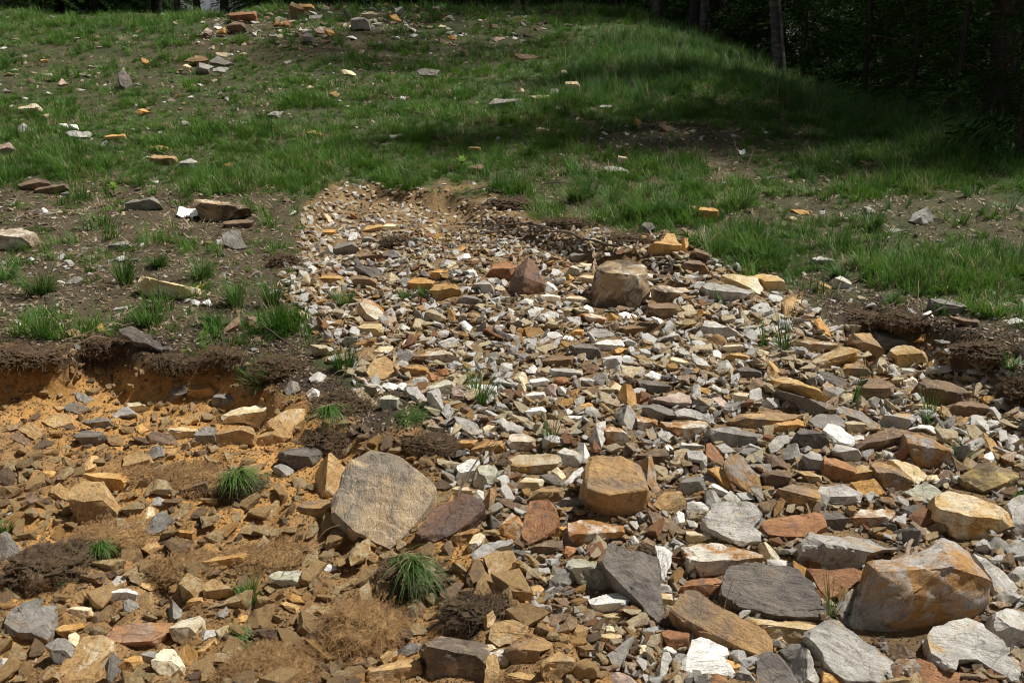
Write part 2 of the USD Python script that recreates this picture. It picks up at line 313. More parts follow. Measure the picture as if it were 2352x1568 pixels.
# ---------------------------------------------------------------- rocks
DATA = r"""33 h GO 930,640,.30 1540,600,.40 1980,690,.22 1200,850,.30 1660,330,.0 1330,1000,.08 1000,420,.0 1850,900,.12|985,415 1240,370 1540,300 1650,225 1760,240 1870,330 1960,480 2040,640 2065,850 1980,930 1830,990 1530,1045 1330,1070 1100,1110 990,1205 780,1140 760,1050 830,870 880,690|largest boulder, rusty on its left and grey on its right
23 s D|1995,520 2120,495 2350,505 2580,540 2730,660 2835,1010 2350,960 2100,900 1920,770 1960,620|broad dark grey slab with tiny orange chips lying on top
33 b LO 330,310 880,400|330,290 420,195 900,185 1180,330 880,425 865,545 590,550 325,395|flat-topped grey-white block behind the largest boulder's left shoulder
33 s R|370,540 860,555 870,640 690,745 545,800 470,700|rust-brown wedge pointing downward, tucked left of the largest boulder
33 s O|235,445 380,540 375,610 245,555|small orange flake leaning between the dark grey slab and grey-white block
23 b OC|2190,1005 2350,980 2650,980 2850,1045 2690,1120 2680,1190 2580,1230 2330,1150 2220,1060|ochre-topped long stone directly under the broad dark grey slab
33 s L|550,1030 650,1050 780,1150 1000,1260 1180,1390 1110,1480 1050,1570 720,1570 520,1400 500,1330 330,1170 350,1130 430,1080|long pale grey slab in front of the largest boulder
33 s LO|1540,1060 1830,990 1960,1060 2120,1230 2290,1500 2340,1566 2200,1560 1900,1390 1740,1390 1720,1480 1620,1450 1510,1330 1480,1160|pale streaked slab sloping out from beneath the largest boulder, notched below
33 b L|2110,920 2230,870 2352,865 2400,900 2400,1290 2352,1280 2200,1240 2110,1160 2070,1050|pale grey-white block cut by the right edge beside the largest boulder
32 b CO 1545,1640 2230,1690|1600,1390 1740,1325 1880,1370 2120,1500 2200,1600 2240,1700 2080,1760 1850,1860 1700,1770 1540,1610 1550,1500|big cream and ochre block behind the largest boulder
32 b L|2205,1490 2280,1415 2352,1390 2400,1400 2400,1860 2352,1860 2250,1800 2230,1640|rounded light grey block at the right edge beside the cream-ochre block
33 s R|-60,130 0,60 250,30 500,20 520,140 430,200 410,250 200,240 0,215|dark red flaky stone overhanging a black gap
33 b D|500,-20 680,-30 720,80 690,150 800,185 640,180 520,140|dark brown stone touching the right end of the red flaky stone
33 b WO|740,60 830,0 880,-60 1060,-40 1160,0 1090,90 970,155 820,155 745,95|white stone with a rusty face beside a patch of fine gravel
33 s L|1900,395 2000,440 2120,530 2300,740 2140,785 2070,750 2040,620|smooth light grey slab behind the largest boulder's right side
33 c L|2200,590 2300,500 2352,490 2400,500 2400,670 2260,640|small pale grey blocky stone right of the smooth light grey slab
33 v L|230,1400 310,1240 370,1290 420,1420 500,1560 250,1580|spiky pale splinter standing left of the long pale grey slab
23 s D|2260,1340 2352,1290 2450,1350 2560,1470 2620,1600 2250,1600|dark grey slab corner at the bottom edge beside the spiky splinter
33 c G|110,1270 200,1220 340,1230 380,1290 260,1340 200,1420|medium-sized grey blocky stone upper left of the spiky pale splinter
33 c O|510,1420 560,1480 750,1580 500,1580|small orange oblong stone right of the spiky pale splinter
33 s R|1340,1440 1380,1360 1560,1450 1800,1490 1830,1590 1380,1590|reddish brown slab at the bottom edge under the notched slab
33 c B|1100,1280 1190,1210 1350,1300 1330,1370 1250,1380|brown stone inside the black hollow under the largest boulder
23 v C|2275,300 2330,280 2420,360 2475,430 2340,460 2290,390|small cream blocky stone above the broad dark grey slab
33 c L|0,440 150,420 235,450 220,520 190,545 100,510 0,490|small pale grey oblong stone left of the small orange flake
33 c L|1950,1030 2020,1010 2050,1060 2000,1100|
23 s R|170,-90 320,-100 400,-20 430,80 380,190 290,250 160,300 100,190|red-brown flat stone with a rounded lower corner and grey spot
23 b OW|530,70 640,40 800,45 900,90 1010,120 1015,200 620,325 560,280 525,150|orange block with white streaks below the orange flat-topped boulder
23 s D|900,280 970,300 1240,380 1330,440 1360,540 1340,680 1370,870 1380,990 1340,1020 1250,960 1000,690 870,540 835,460|dark grey pointed slab tilted down to the right, like an arrowhead
23 b Y|570,380 640,390 760,470 880,570 970,690 860,730 780,740 620,640 510,510 530,420|pale greenish grey stone leaning on the arrowhead-shaped dark slab
23 b W 720,880 1060,850|705,790 980,705 1070,810 1040,880 800,930 740,900|bright white oblong block at the arrowhead slab's left edge
23 b C|840,930 1015,915 1010,1010 850,1035|small white squared stone under the bright white oblong block
23 c C|870,1040 930,1035 945,1105 870,1100|
23 b C|810,1120 1000,1110 1005,1145 880,1200 805,1170|small cream long flat stone below the small white squared stone
23 c L|650,770 720,755 700,820 655,800|
23 s W|1320,320 1390,330 1470,380 1450,500 1400,640 1365,590 1360,480|white pointed flake behind the arrowhead slab's upper right edge
23 c G|1390,320 1430,265 1475,280 1470,370 1420,390|
23 b C|1340,740 1470,735 1480,860 1430,870 1375,850|small cream angular stone lower right of the dark grey pointed slab
23 c L|1350,640 1450,680 1470,740 1340,735|
23 b R|1520,770 1560,690 1640,610 1760,590 1900,600 1925,690 1910,760 1820,770 1800,805 1560,790|rust-coloured lumpy stone left of the broad dark grey slab
23 b WO 1690,490 2260,450|1590,310 1850,240 1950,270 2030,310 2270,410 2265,470 2000,520 1960,600 1750,580 1690,510 1640,550 1620,440|white-topped slab with brown blotches, above the broad dark grey slab
23 s L|1790,60 1850,-50 2000,-70 2200,-60 2280,30 2200,150 2270,200 2260,280 2120,310 1950,240 1810,170 1760,90|large flat pale grey slab behind the white-topped blotched slab
23 b C|1610,150 1680,165 1790,190 1830,240 1720,270 1610,290|small cream blocky stone lower right of the small pure white angular stone
23 c W|1450,80 1530,0 1575,10 1590,80 1490,140|small pure white angular stone below the pale brown-grey stone
23 c L|1600,65 1720,100 1715,150 1630,130|
23 s OB|1480,930 1620,745 1720,760 1880,890 2100,1020 2350,1190 2352,1290 2250,1340 2100,1290 1850,1170 1750,1130 1610,1050|long brown layered slab running diagonally down to the right
23 s W|1660,1180 1750,1160 1970,1250 1975,1320 1930,1340 2040,1480 1990,1510 1560,1500 1570,1420|white angular slab below the long brown diagonal slab
23 b R|1385,1080 1450,1055 1570,1075 1620,1130 1620,1230 1530,1265 1430,1220 1385,1140|rounded rust-orange stone left of the white angular slab
23 c P|830,1580 900,1470 970,1455 1080,1510 1150,1590|reddish cream stone cut by the bottom edge near the centre
23 b T|270,1400 390,1290 430,1250 570,1370 550,1440 390,1570 310,1530|tan-grey angular stone right of an ochre stone near the bottom edge
23 b OB|-60,1260 150,1150 290,1135 350,1200 340,1260 250,1300 240,1370 40,1410 -30,1330|ochre-brown block with a grey smear near the bottom edge
13 s T|2150,1160 2170,1050 2220,1010 2352,1005 2490,1060 2460,1150 2352,1210 2240,1230|medium-sized tan blocky stone upper left of the ochre-brown block
23 s B|280,1020 390,945 500,935 490,990 390,1050|small brown long flat stone upper right of the ochre-brown block
23 c B|425,1090 530,940 595,970 590,1060 520,1120|small brown slanting stone above the tan-grey angular stone
23 c T|570,1110 600,1030 690,1060 690,1130 620,1180|small tan angular stone left of the small white squared stone
23 v L|1310,1530 1300,1480 1340,1420 1390,1300 1440,1280 1465,1330 1440,1440 1380,1540|finger-shaped whitish stone standing left of the white angular slab
23 c W|1375,1215 1430,1220 1520,1290 1490,1300 1420,1270|
23 c C|1165,1230 1230,1215 1255,1290 1210,1340 1175,1300|
23 s G|1470,1370 1520,1300 1610,1310 1650,1350 1560,1400|
23 c O|1960,1330 2090,1400 2090,1430 2040,1450|
23 c L|2060,1480 2150,1430 2230,1540 2220,1580 2100,1580|small pale grey angular stone left of the dark grey slab corner
23 c R|1810,1540 1890,1485 2050,1530 2110,1590 1800,1590|small rust-brown long flat stone lower right of the white angular slab
23 b T|-60,1500 0,1470 180,1460 260,1510 300,1590 -60,1590|medium-sized tan long flat stone below the ochre-brown block
23 c B|770,1440 960,1390 980,1400 870,1470|
23 c T|170,690 260,665 300,690 290,740 190,780|
23 c B|385,740 520,680 550,690 450,745|
23 c B|380,790 500,780 540,820 530,875 440,850|
23 c O|360,200 440,140 520,120 520,170 490,200 460,240|
23 c B|460,250 500,195 590,290 560,310 480,320|
23 c R|460,370 500,320 590,300 595,350 510,430|
23 b B|160,330 320,260 460,240 460,350 330,400 200,390|medium-sized brown oblong stone below the red-brown flat stone
23 s OB|1250,0 1330,20 1480,100 1590,220 1470,190 1310,150|thin orange-brown slab sloping down right of the orange flat-topped boulder
23 c L|1075,90 1150,85 1175,140 1150,175|
23 c L|1085,230 1130,205 1165,260 1150,310 1110,310|
23 c B|1170,300 1240,220 1310,270 1330,400 1250,370 1170,320|small brown blocky stone upper left of the white pointed flake
22 h OB 680,1400,.30 860,1480,.42 1230,1400,.30 790,1240,.14 1130,1170,.05 900,1600,.0|690,1120 750,1040 1000,1040 1150,1110 1220,1250 1255,1420 1180,1560 1080,1620 900,1640 700,1520 645,1400 655,1310 690,1230|big orange flat-topped boulder with a dark underside in mid scree
22 b B|1160,1040 1350,965 1420,970 1440,1090 1350,1150 1280,1080|brown block touching the back of the orange flat-topped boulder
22 v GO|1140,1090 1280,1065 1310,1150 1320,1280 1380,1380 1330,1420 1230,1310 1200,1200|pale upright shard against the orange flat-topped boulder's right side
22 b CO 0,1180 430,1140|0,1070 60,1030 420,1035 440,1120 435,1160 230,1230 60,1220 -20,1160|oblong cream brick-like stone left of the orange flat-topped boulder
22 b C|50,1340 130,1225 280,1245 290,1290 240,1380 130,1370|medium-sized cream blocky stone below the oblong cream brick-like stone
22 b OB|150,1460 290,1305 460,1350 480,1400 400,1500 280,1500|medium-sized orange-brown oblong stone above the red-brown flat stone
22 b G|400,1500 540,1420 660,1405 690,1450 650,1500 500,1540|medium-sized grey long flat stone below the white bar-shaped stone
22 b L|430,1010 490,955 560,985 650,1060 620,1130 530,1175 470,1130|rounded grey-white stone right of the oblong cream brick-like stone
22 v W|610,910 660,940 690,990 715,1050 670,1090 610,1010|
22 c W|475,1300 580,1180 640,1150 650,1200 560,1300 490,1340|white bar-shaped stone slanting beside the orange flat-topped boulder
22 c C|365,1190 420,1155 500,1240 460,1270|
22 c D|260,1230 400,1220 470,1290 420,1330 300,1290|small dark grey oblong stone left of the white bar-shaped stone
22 b WO|-40,930 0,830 100,820 210,900 215,970 170,1020 0,1010|white stone with a rusty lower half, behind the cream brick-like stone
22 v LO|720,890 780,760 860,720 860,880 830,1000 770,970|upright grey-orange stone, left one of a leaning pair
22 b WO|860,800 920,755 1000,790 1080,920 1080,970 870,960|white and orange wedge, right one of a leaning pair
22 v L|945,610 1080,600 1130,660 1155,800 1100,815 1000,760|pale grey block with a shaded left face, upper middle scree
22 b OW|1140,670 1180,660 1330,730 1330,780 1230,830 1160,780|stone with a yellow-orange face, right of the pale grey block
22 b WO|1390,700 1530,695 1780,700 1800,760 1720,850 1600,910 1540,870 1430,790|wide stone, orange on the left and white on the right
22 b G|1210,610 1360,545 1480,610 1490,690 1390,700 1410,770 1300,740|bluish grey stone in front of the pink stone
22 b P 1300,560 1640,600|1290,540 1540,445 1630,490 1640,590 1570,615 1460,590 1400,560|pink flat-topped stone in mid scree
22 v O|980,520 1020,395 1090,400 1140,480 1135,600 1030,580|golden orange upright stone left of the pink stone
22 b D|1170,340 1340,340 1440,400 1480,430 1440,460 1290,490 1200,420|dark layered log-like stone behind the pink stone
22 s L|1490,650 1580,615 1800,660 1855,720 1780,740 1650,700 1520,690|medium-sized pale grey long flat stone upper right of the wide stone
22 b G|1800,810 1920,755 2060,760 2200,820 2275,880 2230,930 2150,990 2000,970 1860,900|large grey layered stone shaped like a fish
22 b OB|2010,740 2120,670 2350,620 2560,620 2640,650 2600,700 2400,790 2240,820|long brown layered stone behind the fish-shaped grey stone
32 b O|10,830 30,780 230,675 310,720 325,780 180,820 60,850|bright orange stone right of the fish-shaped grey stone
22 c W|1410,960 1460,945 1490,1000 1440,1010 1415,990|
22 b L|1550,960 1570,920 1750,930 1770,975 1660,1000 1560,990|small pale grey long flat stone upper left of the pale square-topped pillar
22 b L|1620,1000 1640,985 1760,980 1785,1090 1770,1210 1740,1180 1720,1120 1620,1120|pale square-topped pillar below the fish-shaped grey stone
22 s R|1790,950 1830,940 1940,1070 1940,1160 1880,1130 1790,1060|rust-brown tilted slab right of the pale square-topped pillar
22 s GO|1960,1110 2070,1030 2130,1060 2180,1160 2270,1240 2285,1400 2200,1420 2080,1330 1970,1220|large mottled grey and rust stone below the fish-shaped stone
22 s O|1800,1180 1900,1170 1990,1270 2035,1330 1980,1350 1880,1250|narrow orange stone left of the large mottled grey-rust stone
22 b G|1510,1360 1600,1250 1720,1210 1770,1330 1700,1400 1580,1430|brownish grey stone below the pale square-topped pillar
22 b W|1810,1340 1870,1290 1990,1380 2000,1420 1940,1430|bright white stone lying on top of two grey stones
22 c L|1780,1380 1850,1370 1920,1420 1960,1540 1900,1566 1790,1480|medium-sized pale grey slanting stone lower left of the bright white stone
22 c L|1940,1440 2010,1370 2090,1440 2090,1510 2000,1540|small pale grey angular stone lower right of the bright white stone
22 c W|1610,1490 1730,1470 1810,1520 1780,1590 1610,1570|small white oblong stone below the brownish grey stone
22 c T|1300,1480 1420,1350 1540,1390 1610,1480 1580,1570 1380,1570|medium-sized tan blocky stone above the small pure white angular stone
22 c L|1340,840 1380,780 1440,780 1480,860 1430,930 1360,920|small pale grey blocky stone left of the wide stone
22 c G|1090,850 1160,800 1215,830 1200,880 1120,895|
22 c L|660,680 690,610 780,610 835,690 770,710|small pale grey oblong stone above the upright grey-orange stone
22 c W|470,690 560,665 650,680 620,715 490,710|
22 c W|440,630 520,615 560,640 550,670 450,670|
22 b W|125,640 160,595 270,580 310,640 270,690 170,700|white lump just left of the thin-stemmed tall grass tuft
22 b W|120,500 190,450 290,455 305,520 230,540 130,530|small white oblong stone above the white lump
22 c O|410,540 450,510 540,520 560,570 510,600 440,590|
22 c O|610,590 700,550 760,600 690,620 620,620|
22 c L|570,560 620,505 670,505 660,560 600,595|
22 c P|280,430 370,390 410,400 420,510 380,520 300,470|small pinkish blocky stone upper right of the white lump
22 c L|420,420 470,410 510,470 490,510 430,470|
22 c O|545,480 570,435 610,440 600,500 560,520|
22 c C|50,400 110,385 130,430 120,480 55,470|
22 b W|170,340 290,320 335,360 330,400 210,415 180,390|
22 c C|0,300 60,250 130,300 145,370 120,400 30,350|small cream blocky stone above the white lump
22 c W|150,230 200,195 250,280 260,310 210,310|
22 b OB|270,180 400,130 470,110 560,125 555,220 500,245 330,230|medium-sized orange-brown oblong stone left of the dark grey-brown stone
22 b D|540,30 640,-10 720,20 820,110 810,170 720,170 580,90|dark grey-brown stone beside two bright white stones
22 b W 840,180 1000,165|835,150 930,110 1000,125 1000,200 960,250 880,260 845,230|bright white cube-like stone right of the dark grey-brown stone
22 b W|760,20 850,-20 1000,-30 1025,40 940,90 830,90|bright white flat stone just behind the white cube-like stone
22 c O|820,110 980,60 1060,55 1000,100 870,130|
22 c W|1010,150 1030,120 1090,130 1080,170 1030,175|
22 b L|360,260 480,235 640,260 640,310 540,320 380,330|small pale grey long flat stone lower left of the dark grey-brown stone
22 c B|650,210 700,190 820,250 790,300 690,290|
22 c R|380,390 450,310 550,320 550,370 440,400|
22 b L|610,340 640,315 780,370 785,420 720,400|
22 c L|700,310 850,275 875,330 830,410 790,380|small pale grey angular stone lower left of the bright white cube-like stone
22 c B|680,420 770,430 840,480 770,500 700,470|
22 c C|890,460 950,370 1005,410 1000,460|
22 c W|1220,320 1300,265 1370,300 1370,350 1320,360|
22 b C|1440,190 1480,130 1570,140 1620,190 1580,235 1480,210|small cream oblong stone upper right of the dark layered log-like stone
22 c L|1530,70 1570,55 1645,130 1620,150 1540,110|
22 s L|1650,170 1660,110 1790,190 1820,240 1700,220|
22 b O|1960,150 2100,90 2180,140 2170,180 2060,190|small orange oblong stone lower right of the long bluish grey block
22 c LO|1880,260 1900,160 2000,160 2050,240 1980,285|small pale grey and ochre angular stone below the long bluish grey block
22 b D|2050,270 2160,210 2290,280 2290,330 2120,340|small dark grey oblong stone above the long brown layered stone
22 c W|1840,140 1860,80 1950,90 1940,160|
22 b C|1930,60 1970,20 2100,10 2130,80 2000,105|small cream oblong stone lower right of the long bluish grey block
22 c C|2250,100 2280,50 2352,40 2352,120 2280,150|
22 c L|1835,420 1850,390 1930,420 1910,480|
22 b C|2010,490 2090,450 2180,460 2180,520 2060,570|small cream oblong stone upper left of the long brown layered stone
22 c B|2150,420 2250,350 2330,370 2330,490 2230,480|small brown angular stone above the long brown layered stone
22 c P|1830,530 1910,505 1960,540 2000,620 1960,645|
22 c O|1700,440 1740,415 1830,450 1800,490|
22 c O|1670,270 1700,225 1740,250 1730,280|
32 b OC|50,350 130,300 300,360 340,410 470,470 545,530 510,570 380,490 230,430 70,440|long orange stone resting on the dark wedge stone
32 b D 110,490 500,600|100,440 160,430 340,490 480,550 510,590 480,680 430,700 330,650 180,540|dark wedge-shaped stone casting a black shadow under its tip
32 b CO 430,230 830,130|405,180 530,100 690,30 830,90 830,140 640,200 480,260 400,230|cream bread-loaf stone behind the long orange stone
32 b WO|270,20 400,-30 580,0 635,30 500,80 400,95|whitish rust-streaked stone just behind the bread-loaf stone
32 b OB|770,20 800,-70 970,-90 990,0 1050,110 1010,160 930,140|medium-sized orange-brown slanting stone left of the grey knobbly stone
31 b G|940,1560 1010,1460 1150,1475 1260,1420 1305,1440 1280,1550 1170,1690 1080,1690|grey knobbly stone with an upturned right corner
32 b CO|1140,90 1180,30 1250,0 1340,10 1420,110 1450,200 1360,215 1300,230 1280,260 1180,200|rounded cream stone with a crack, right of the grey knobbly stone
32 b B|850,440 960,320 1060,310 1150,400 1140,480 1000,570 870,540|dark brown angular stone behind thin grass stems
32 s D|470,290 560,280 720,370 740,410 680,430 520,370|small dark grey long flat stone below the cream bread-loaf stone
32 b OB|660,270 740,190 850,185 950,280 900,330 760,320|medium-sized orange-brown oblong stone lower right of the cream bread-loaf stone
32 b B 1390,440 1850,530|1380,400 1450,330 1600,320 1700,380 1860,490 1830,530 1680,600 1540,570 1390,490|big dark brown stone behind a tall thin grass tuft at the right
32 b OC|1240,590 1370,565 1600,580 1630,610 1560,640 1370,630|small ochre and cream long flat stone lower left of the big dark brown stone
32 b B|1670,640 1760,560 1870,520 2000,570 2020,630 1880,690 1720,710|brown split stone right of the tall thin grass tuft
32 b LO|1030,730 1070,680 1260,640 1350,650 1350,720 1270,800 1040,800|white slab with a rusty corner left of the tall thin grass tuft
32 b B 810,990 1290,890|800,950 1000,830 1190,740 1300,850 1250,920 1010,1020 830,1030|brown layered plank-like stone leaning across a black gap
32 b GO|1270,960 1290,830 1440,800 1540,870 1690,1080 1700,1130 1500,1190 1400,1170 1330,1050|large orange and white boulder right of the plank-like brown stone
32 c W|1300,800 1400,760 1500,750 1550,830 1540,860 1440,800|
32 s G|620,620 690,600 870,660 1010,770 1000,790 820,720 640,670|dark-streaked grey slab behind the white rough slab
32 b CO|690,740 800,705 910,770 880,830 780,850 720,800|small cream and ochre oblong stone below the dark-streaked grey slab
32 s W|510,820 560,755 660,790 780,900 780,960 620,930|white rough slab left of the plank-like brown stone
32 c W|760,870 880,860 890,890 790,910|
32 s G|380,730 480,670 620,680 710,770 700,800 580,770 510,820 440,800|smooth grey slab right of the bright orange stone
32 b D|260,860 320,770 470,850 540,900 540,960 450,1000 330,960 270,920|blackish stone below the bright orange stone
32 b L|590,1000 650,920 760,970 850,1050 840,1100 760,1110 620,1030|pale whitish block below the white rough slab
32 s L|0,960 80,880 180,860 190,910 100,1010 30,1040|small pale grey slanting stone below the bright orange stone
32 c G|130,1020 200,925 270,950 300,1060 230,1120 150,1070|medium-sized grey blocky stone lower left of the blackish stone
32 b R|520,1080 650,1040 750,1080 810,1150 740,1290 620,1300 520,1240|red-brown block below the pale whitish block
32 b CO|730,1190 880,1110 960,1150 970,1280 800,1300 740,1260|medium-sized cream and ochre blocky stone right of the red-brown block
32 b OB|970,1120 1050,1070 1180,1160 1320,1280 1290,1340 1220,1400 1060,1330 980,1220|brown pentagon-shaped block below the plank-like brown stone
32 s C|1120,1100 1260,1120 1380,1160 1450,1230 1430,1270 1370,1320 1270,1230|medium-sized cream long slanting stone right of the brown pentagon-shaped block
32 b L|320,1060 430,985 490,1020 510,1180 470,1195 370,1170|grey-white angular stone left of the red-brown block
32 b B|-60,1230 0,1200 130,1150 210,1190 200,1270 110,1360 0,1340|medium-sized brown blocky stone upper left of the big brown rounded block
32 b CO|260,1180 390,1175 490,1230 490,1310 380,1300|small cream and ochre oblong stone below the grey-white angular stone
32 b OB|90,1370 250,1280 480,1330 470,1480 400,1530 180,1530 130,1420|big brown rounded block left of the flat-topped grey block
32 b L 480,1450 840,1440|470,1390 510,1310 730,1290 850,1410 840,1450 780,1520 620,1490 480,1480|flat-topped grey block below the red-brown block
32 s O|770,1310 970,1275 1070,1390 960,1430 850,1410|medium-sized orange oblong stone lower left of the brown pentagon-shaped block
32 s Y|1260,1390 1400,1320 1500,1330 1630,1440 1530,1480 1400,1460|medium-sized pale greenish oblong stone lower right of the brown pentagon-shaped block
32 h YB 2060,1130,.12 2100,1340,.36 1960,1390,.2 2250,1260,.12|1790,1230 1970,1110 2110,1120 2340,1230 2220,1350 2000,1420 1820,1300|ridged boulder, dark on the left and yellow-ochre on the right
32 s T|1980,840 2080,930 2130,1020 2050,1010|
32 s L|2080,970 2352,1060 2352,1100 2200,1030|
32 c W|1980,1050 2060,1005 2080,1060 2050,1110 1990,1100|
32 c L|-60,560 0,520 90,530 110,610 0,620|small pale grey angular stone above the long brown layered stone
32 c B|-20,1070 0,1040 130,1050 220,1130 210,1170 80,1150 0,1180|medium-sized brown oblong stone right of the large mottled grey and rust stone
32 c T|0,160 70,170 100,270 60,330 0,340|small tan upright stone upper left of the long orange stone
32 c WO|1240,370 1320,325 1370,370 1350,440 1270,410|
32 s B|1655,150 1870,180 1860,220 1730,310 1680,230|small brown oblong stone upper right of the big dark brown stone
32 s O|2100,420 2240,420 2200,450 2120,450|
32 c B|100,270 140,235 200,280 190,310 100,310|
32 c C|680,480 800,470 860,540 770,570 690,550|small cream oblong stone above the dark-streaked grey slab
32 c C|1480,190 1560,160 1640,200 1560,250 1490,230|
32 s T|1740,730 1870,690 1970,705 1880,750|
32 c O|1960,520 2080,490 2120,550 2000,570|
32 c W|2270,820 2352,820 2352,870 2280,860|
32 c B|1590,1220 1660,1180 1710,1230 1670,1280 1600,1275|
32 c C|1450,1230 1550,1220 1570,1280 1470,1290|
12 s TG|820,1250 1050,1060 1120,1080 1250,1130 1350,1160 1480,1260 1620,1370 1610,1450 1510,1600 1350,1780 1230,1890 1000,1780 880,1740 740,1620 730,1470 790,1390|great flat slab, grey on top and tan at its right edge
12 v T|530,1180 690,1040 760,1110 840,1180 800,1270 790,1330 700,1440 640,1420 530,1440|ochre angular stone leaning against the great flat slab's left side
12 b D 210,1060 560,1090|210,1050 330,970 470,930 590,980 600,1000 550,1110 460,1190 340,1160|dark grey flat-topped stone up-left of the great flat slab
12 b T|-30,940 0,870 60,830 150,790 250,890 250,920 110,970 0,950|medium-sized tan oblong stone lower left of the big dusty tan slab
12 s T|100,780 300,640 440,620 430,720 350,800 330,900 260,920 200,850|big dusty tan slab leaning against the dark turf bank
12 b C -300,720 170,660|-310,690 -220,600 0,545 120,580 180,640 60,730 0,790 -100,740 -290,760|bright cream stone topping the ochre pit's rubble
12 c L|160,1160 250,1110 340,1170 320,1230 250,1250 170,1200|small pale grey blocky stone lower left of the dark grey flat-topped stone
12 b OB|400,1520 450,1440 640,1430 720,1480 700,1566 560,1640 410,1600|grey-brown stone touching the great flat slab's lower left side
12 s RD|1640,1540 1770,1480 1900,1405 2080,1510 2090,1560 2000,1640 1830,1790 1650,1840 1480,1800|dark red-brown slab at the great flat slab's right side
12 b W|1850,1130 1970,1050 2040,1070 2050,1230 1920,1310 1850,1280|bright white block above the dark red-brown slab
12 b Y|2000,1290 2050,1130 2190,1120 2215,1170 2160,1310 2050,1370 1980,1370|pale greenish stone right of the bright white block
12 b C|1790,1390 1840,1330 1940,1320 1990,1420 1880,1430|small cream angular stone below the bright white block
12 b O|1985,990 2100,900 2250,880 2275,990 2230,1050 1985,1060|orange block with a dark crack, above the bright white block
12 b O|1755,960 1900,890 2030,890 2000,960 1850,1000|small orange long flat stone above the bright white block
12 s L|1820,700 1900,710 2030,780 2050,860 1980,870 1880,800|small pale grey long slanting stone above the bright white block
12 c C|2090,800 2130,770 2210,790 2190,830 2100,850|
12 c W|1665,1000 1700,980 1750,1000 1750,1040 1690,1045|
12 v OB|2100,1430 2200,1300 2205,1380 2180,1520 2110,1560|small orange-brown upright narrow stone below the pale greenish stone
12 c L|2015,1420 2040,1345 2090,1370 2095,1480 2050,1500|
12 s T|1020,290 1080,190 1180,145 1290,220 1320,260 1250,300 1180,360 1080,355|smooth tan rounded stone right of a leaning grass tussock
12 c OB|910,120 1000,60 1070,60 1130,140 1090,180 960,200|medium-sized orange-brown blocky stone upper left of the smooth tan rounded stone
12 b WO|1455,110 1570,60 1700,50 1860,170 1830,200 1740,200 1600,180 1470,160|large white rust-veined stone at the scree's left margin
12 c L|1280,110 1330,70 1440,95 1450,130 1400,180 1320,170|small pale grey oblong stone upper right of the smooth tan rounded stone
12 c L|1300,190 1340,160 1400,200 1380,235 1320,240|
12 b O|1330,250 1470,205 1570,225 1590,285 1480,320 1390,300|small orange oblong stone lower left of the large white rust-veined stone
12 b Y|1560,430 1620,380 1730,330 1830,390 1780,500 1650,500|pale yellow stone left of the spiky dark green tuft
12 c W|1150,410 1180,380 1300,390 1305,450 1210,445|
12 c W|1305,400 1350,355 1400,390 1380,460 1310,440|
12 c L|1420,390 1450,330 1540,300 1580,370 1500,410|
12 b Y|1140,560 1180,480 1230,470 1310,520 1290,600 1180,650|small pale greenish blocky stone below the smooth tan rounded stone
12 c R|1565,340 1600,290 1660,310 1640,360 1580,375|
12 c R|1640,290 1670,255 1760,250 1770,300 1680,325|
12 c W|1940,400 2040,370 2180,370 2220,480 2100,500 2000,470|white stone half hidden behind the spiky dark green tuft
12 c P|1800,420 1890,390 1930,450 1900,520 1800,530|small pinkish angular stone right of the pale yellow stone
12 c B|1860,660 1890,600 1960,580 1990,650 1950,680|
12 c G|260,440 300,370 370,370 405,440 350,490 290,490|small grey blocky stone above the big dusty tan slab
12 c W|460,470 520,430 580,460 570,500 490,520|
12 c P|955,330 990,320 1020,370 990,390|
12 c G|2100,110 2150,85 2230,110 2220,150 2130,160|
12 c L|2220,250 2290,190 2352,180 2352,260 2260,300|
12 c C|1080,90 1140,50 1250,35 1260,80 1140,110|
12 c L|490,340 560,270 640,290 600,370 510,380|
02 b T|650,1330 720,1240 900,1250 960,1370 1080,1560 1050,1640 980,1700 860,1720 720,1640 650,1450|large tan-brown ribbed boulder in the ochre pit
02 b O|770,1230 900,1170 1130,1190 1185,1290 1120,1350 1010,1370 950,1310|orange rounded boulder behind the large tan-brown ribbed boulder
02 b T|1130,1030 1250,980 1350,1030 1390,1110 1340,1190 1200,1260 1150,1180|tan ridged stone beside a mat of brown roots in the pit
02 b B|1670,1330 1830,1250 1900,1290 1920,1400 1800,1470 1670,1470|brown squared stone left of the drooping grass clump in the pit
02 b T|1980,840 2100,770 2210,740 2330,850 2310,920 2150,960 2030,990|tan angular stone directly below the bright cream stone
02 b G|1790,860 1850,760 1960,790 1980,920 1900,960 1810,910|bluish grey stone left of the tan angular stone
02 b C|1540,810 1640,770 1790,790 1800,850 1660,900 1580,850|medium-sized cream oblong stone right of the brown flat stone
02 s B|1350,880 1420,840 1570,850 1650,960 1560,960 1390,930|brown flat stone overhanging a smaller grey one in the pit
02 b O|1700,460 1810,345 1900,400 1970,470 1920,520 1850,540 1740,500|golden ochre pointed stone near the back of the pit
02 b G|1950,520 2040,440 2140,450 2190,530 2100,600 1970,620|grey-tan stone right of the golden ochre pointed stone
02 b C|1155,550 1260,540 1370,620 1350,645 1230,650|small cream oblong stone left of the dark stone
02 c L|1020,670 1110,590 1180,600 1240,670 1120,690 1060,730|small pale grey oblong stone right of the slate grey stone
02 b G|760,740 870,690 970,690 1030,770 960,800 850,790|slate grey stone in the pit above a dark rusty stone
02 b D|670,870 740,800 880,795 960,860 880,950 750,940|dark rusty stone below the slate grey stone in the pit
02 s G|580,590 680,550 800,610 830,630 730,670 620,640|small grey long flat stone upper left of the slate grey stone
02 s T|390,740 500,670 660,690 660,750 500,800|medium-sized tan long flat stone upper left of the dark rusty stone
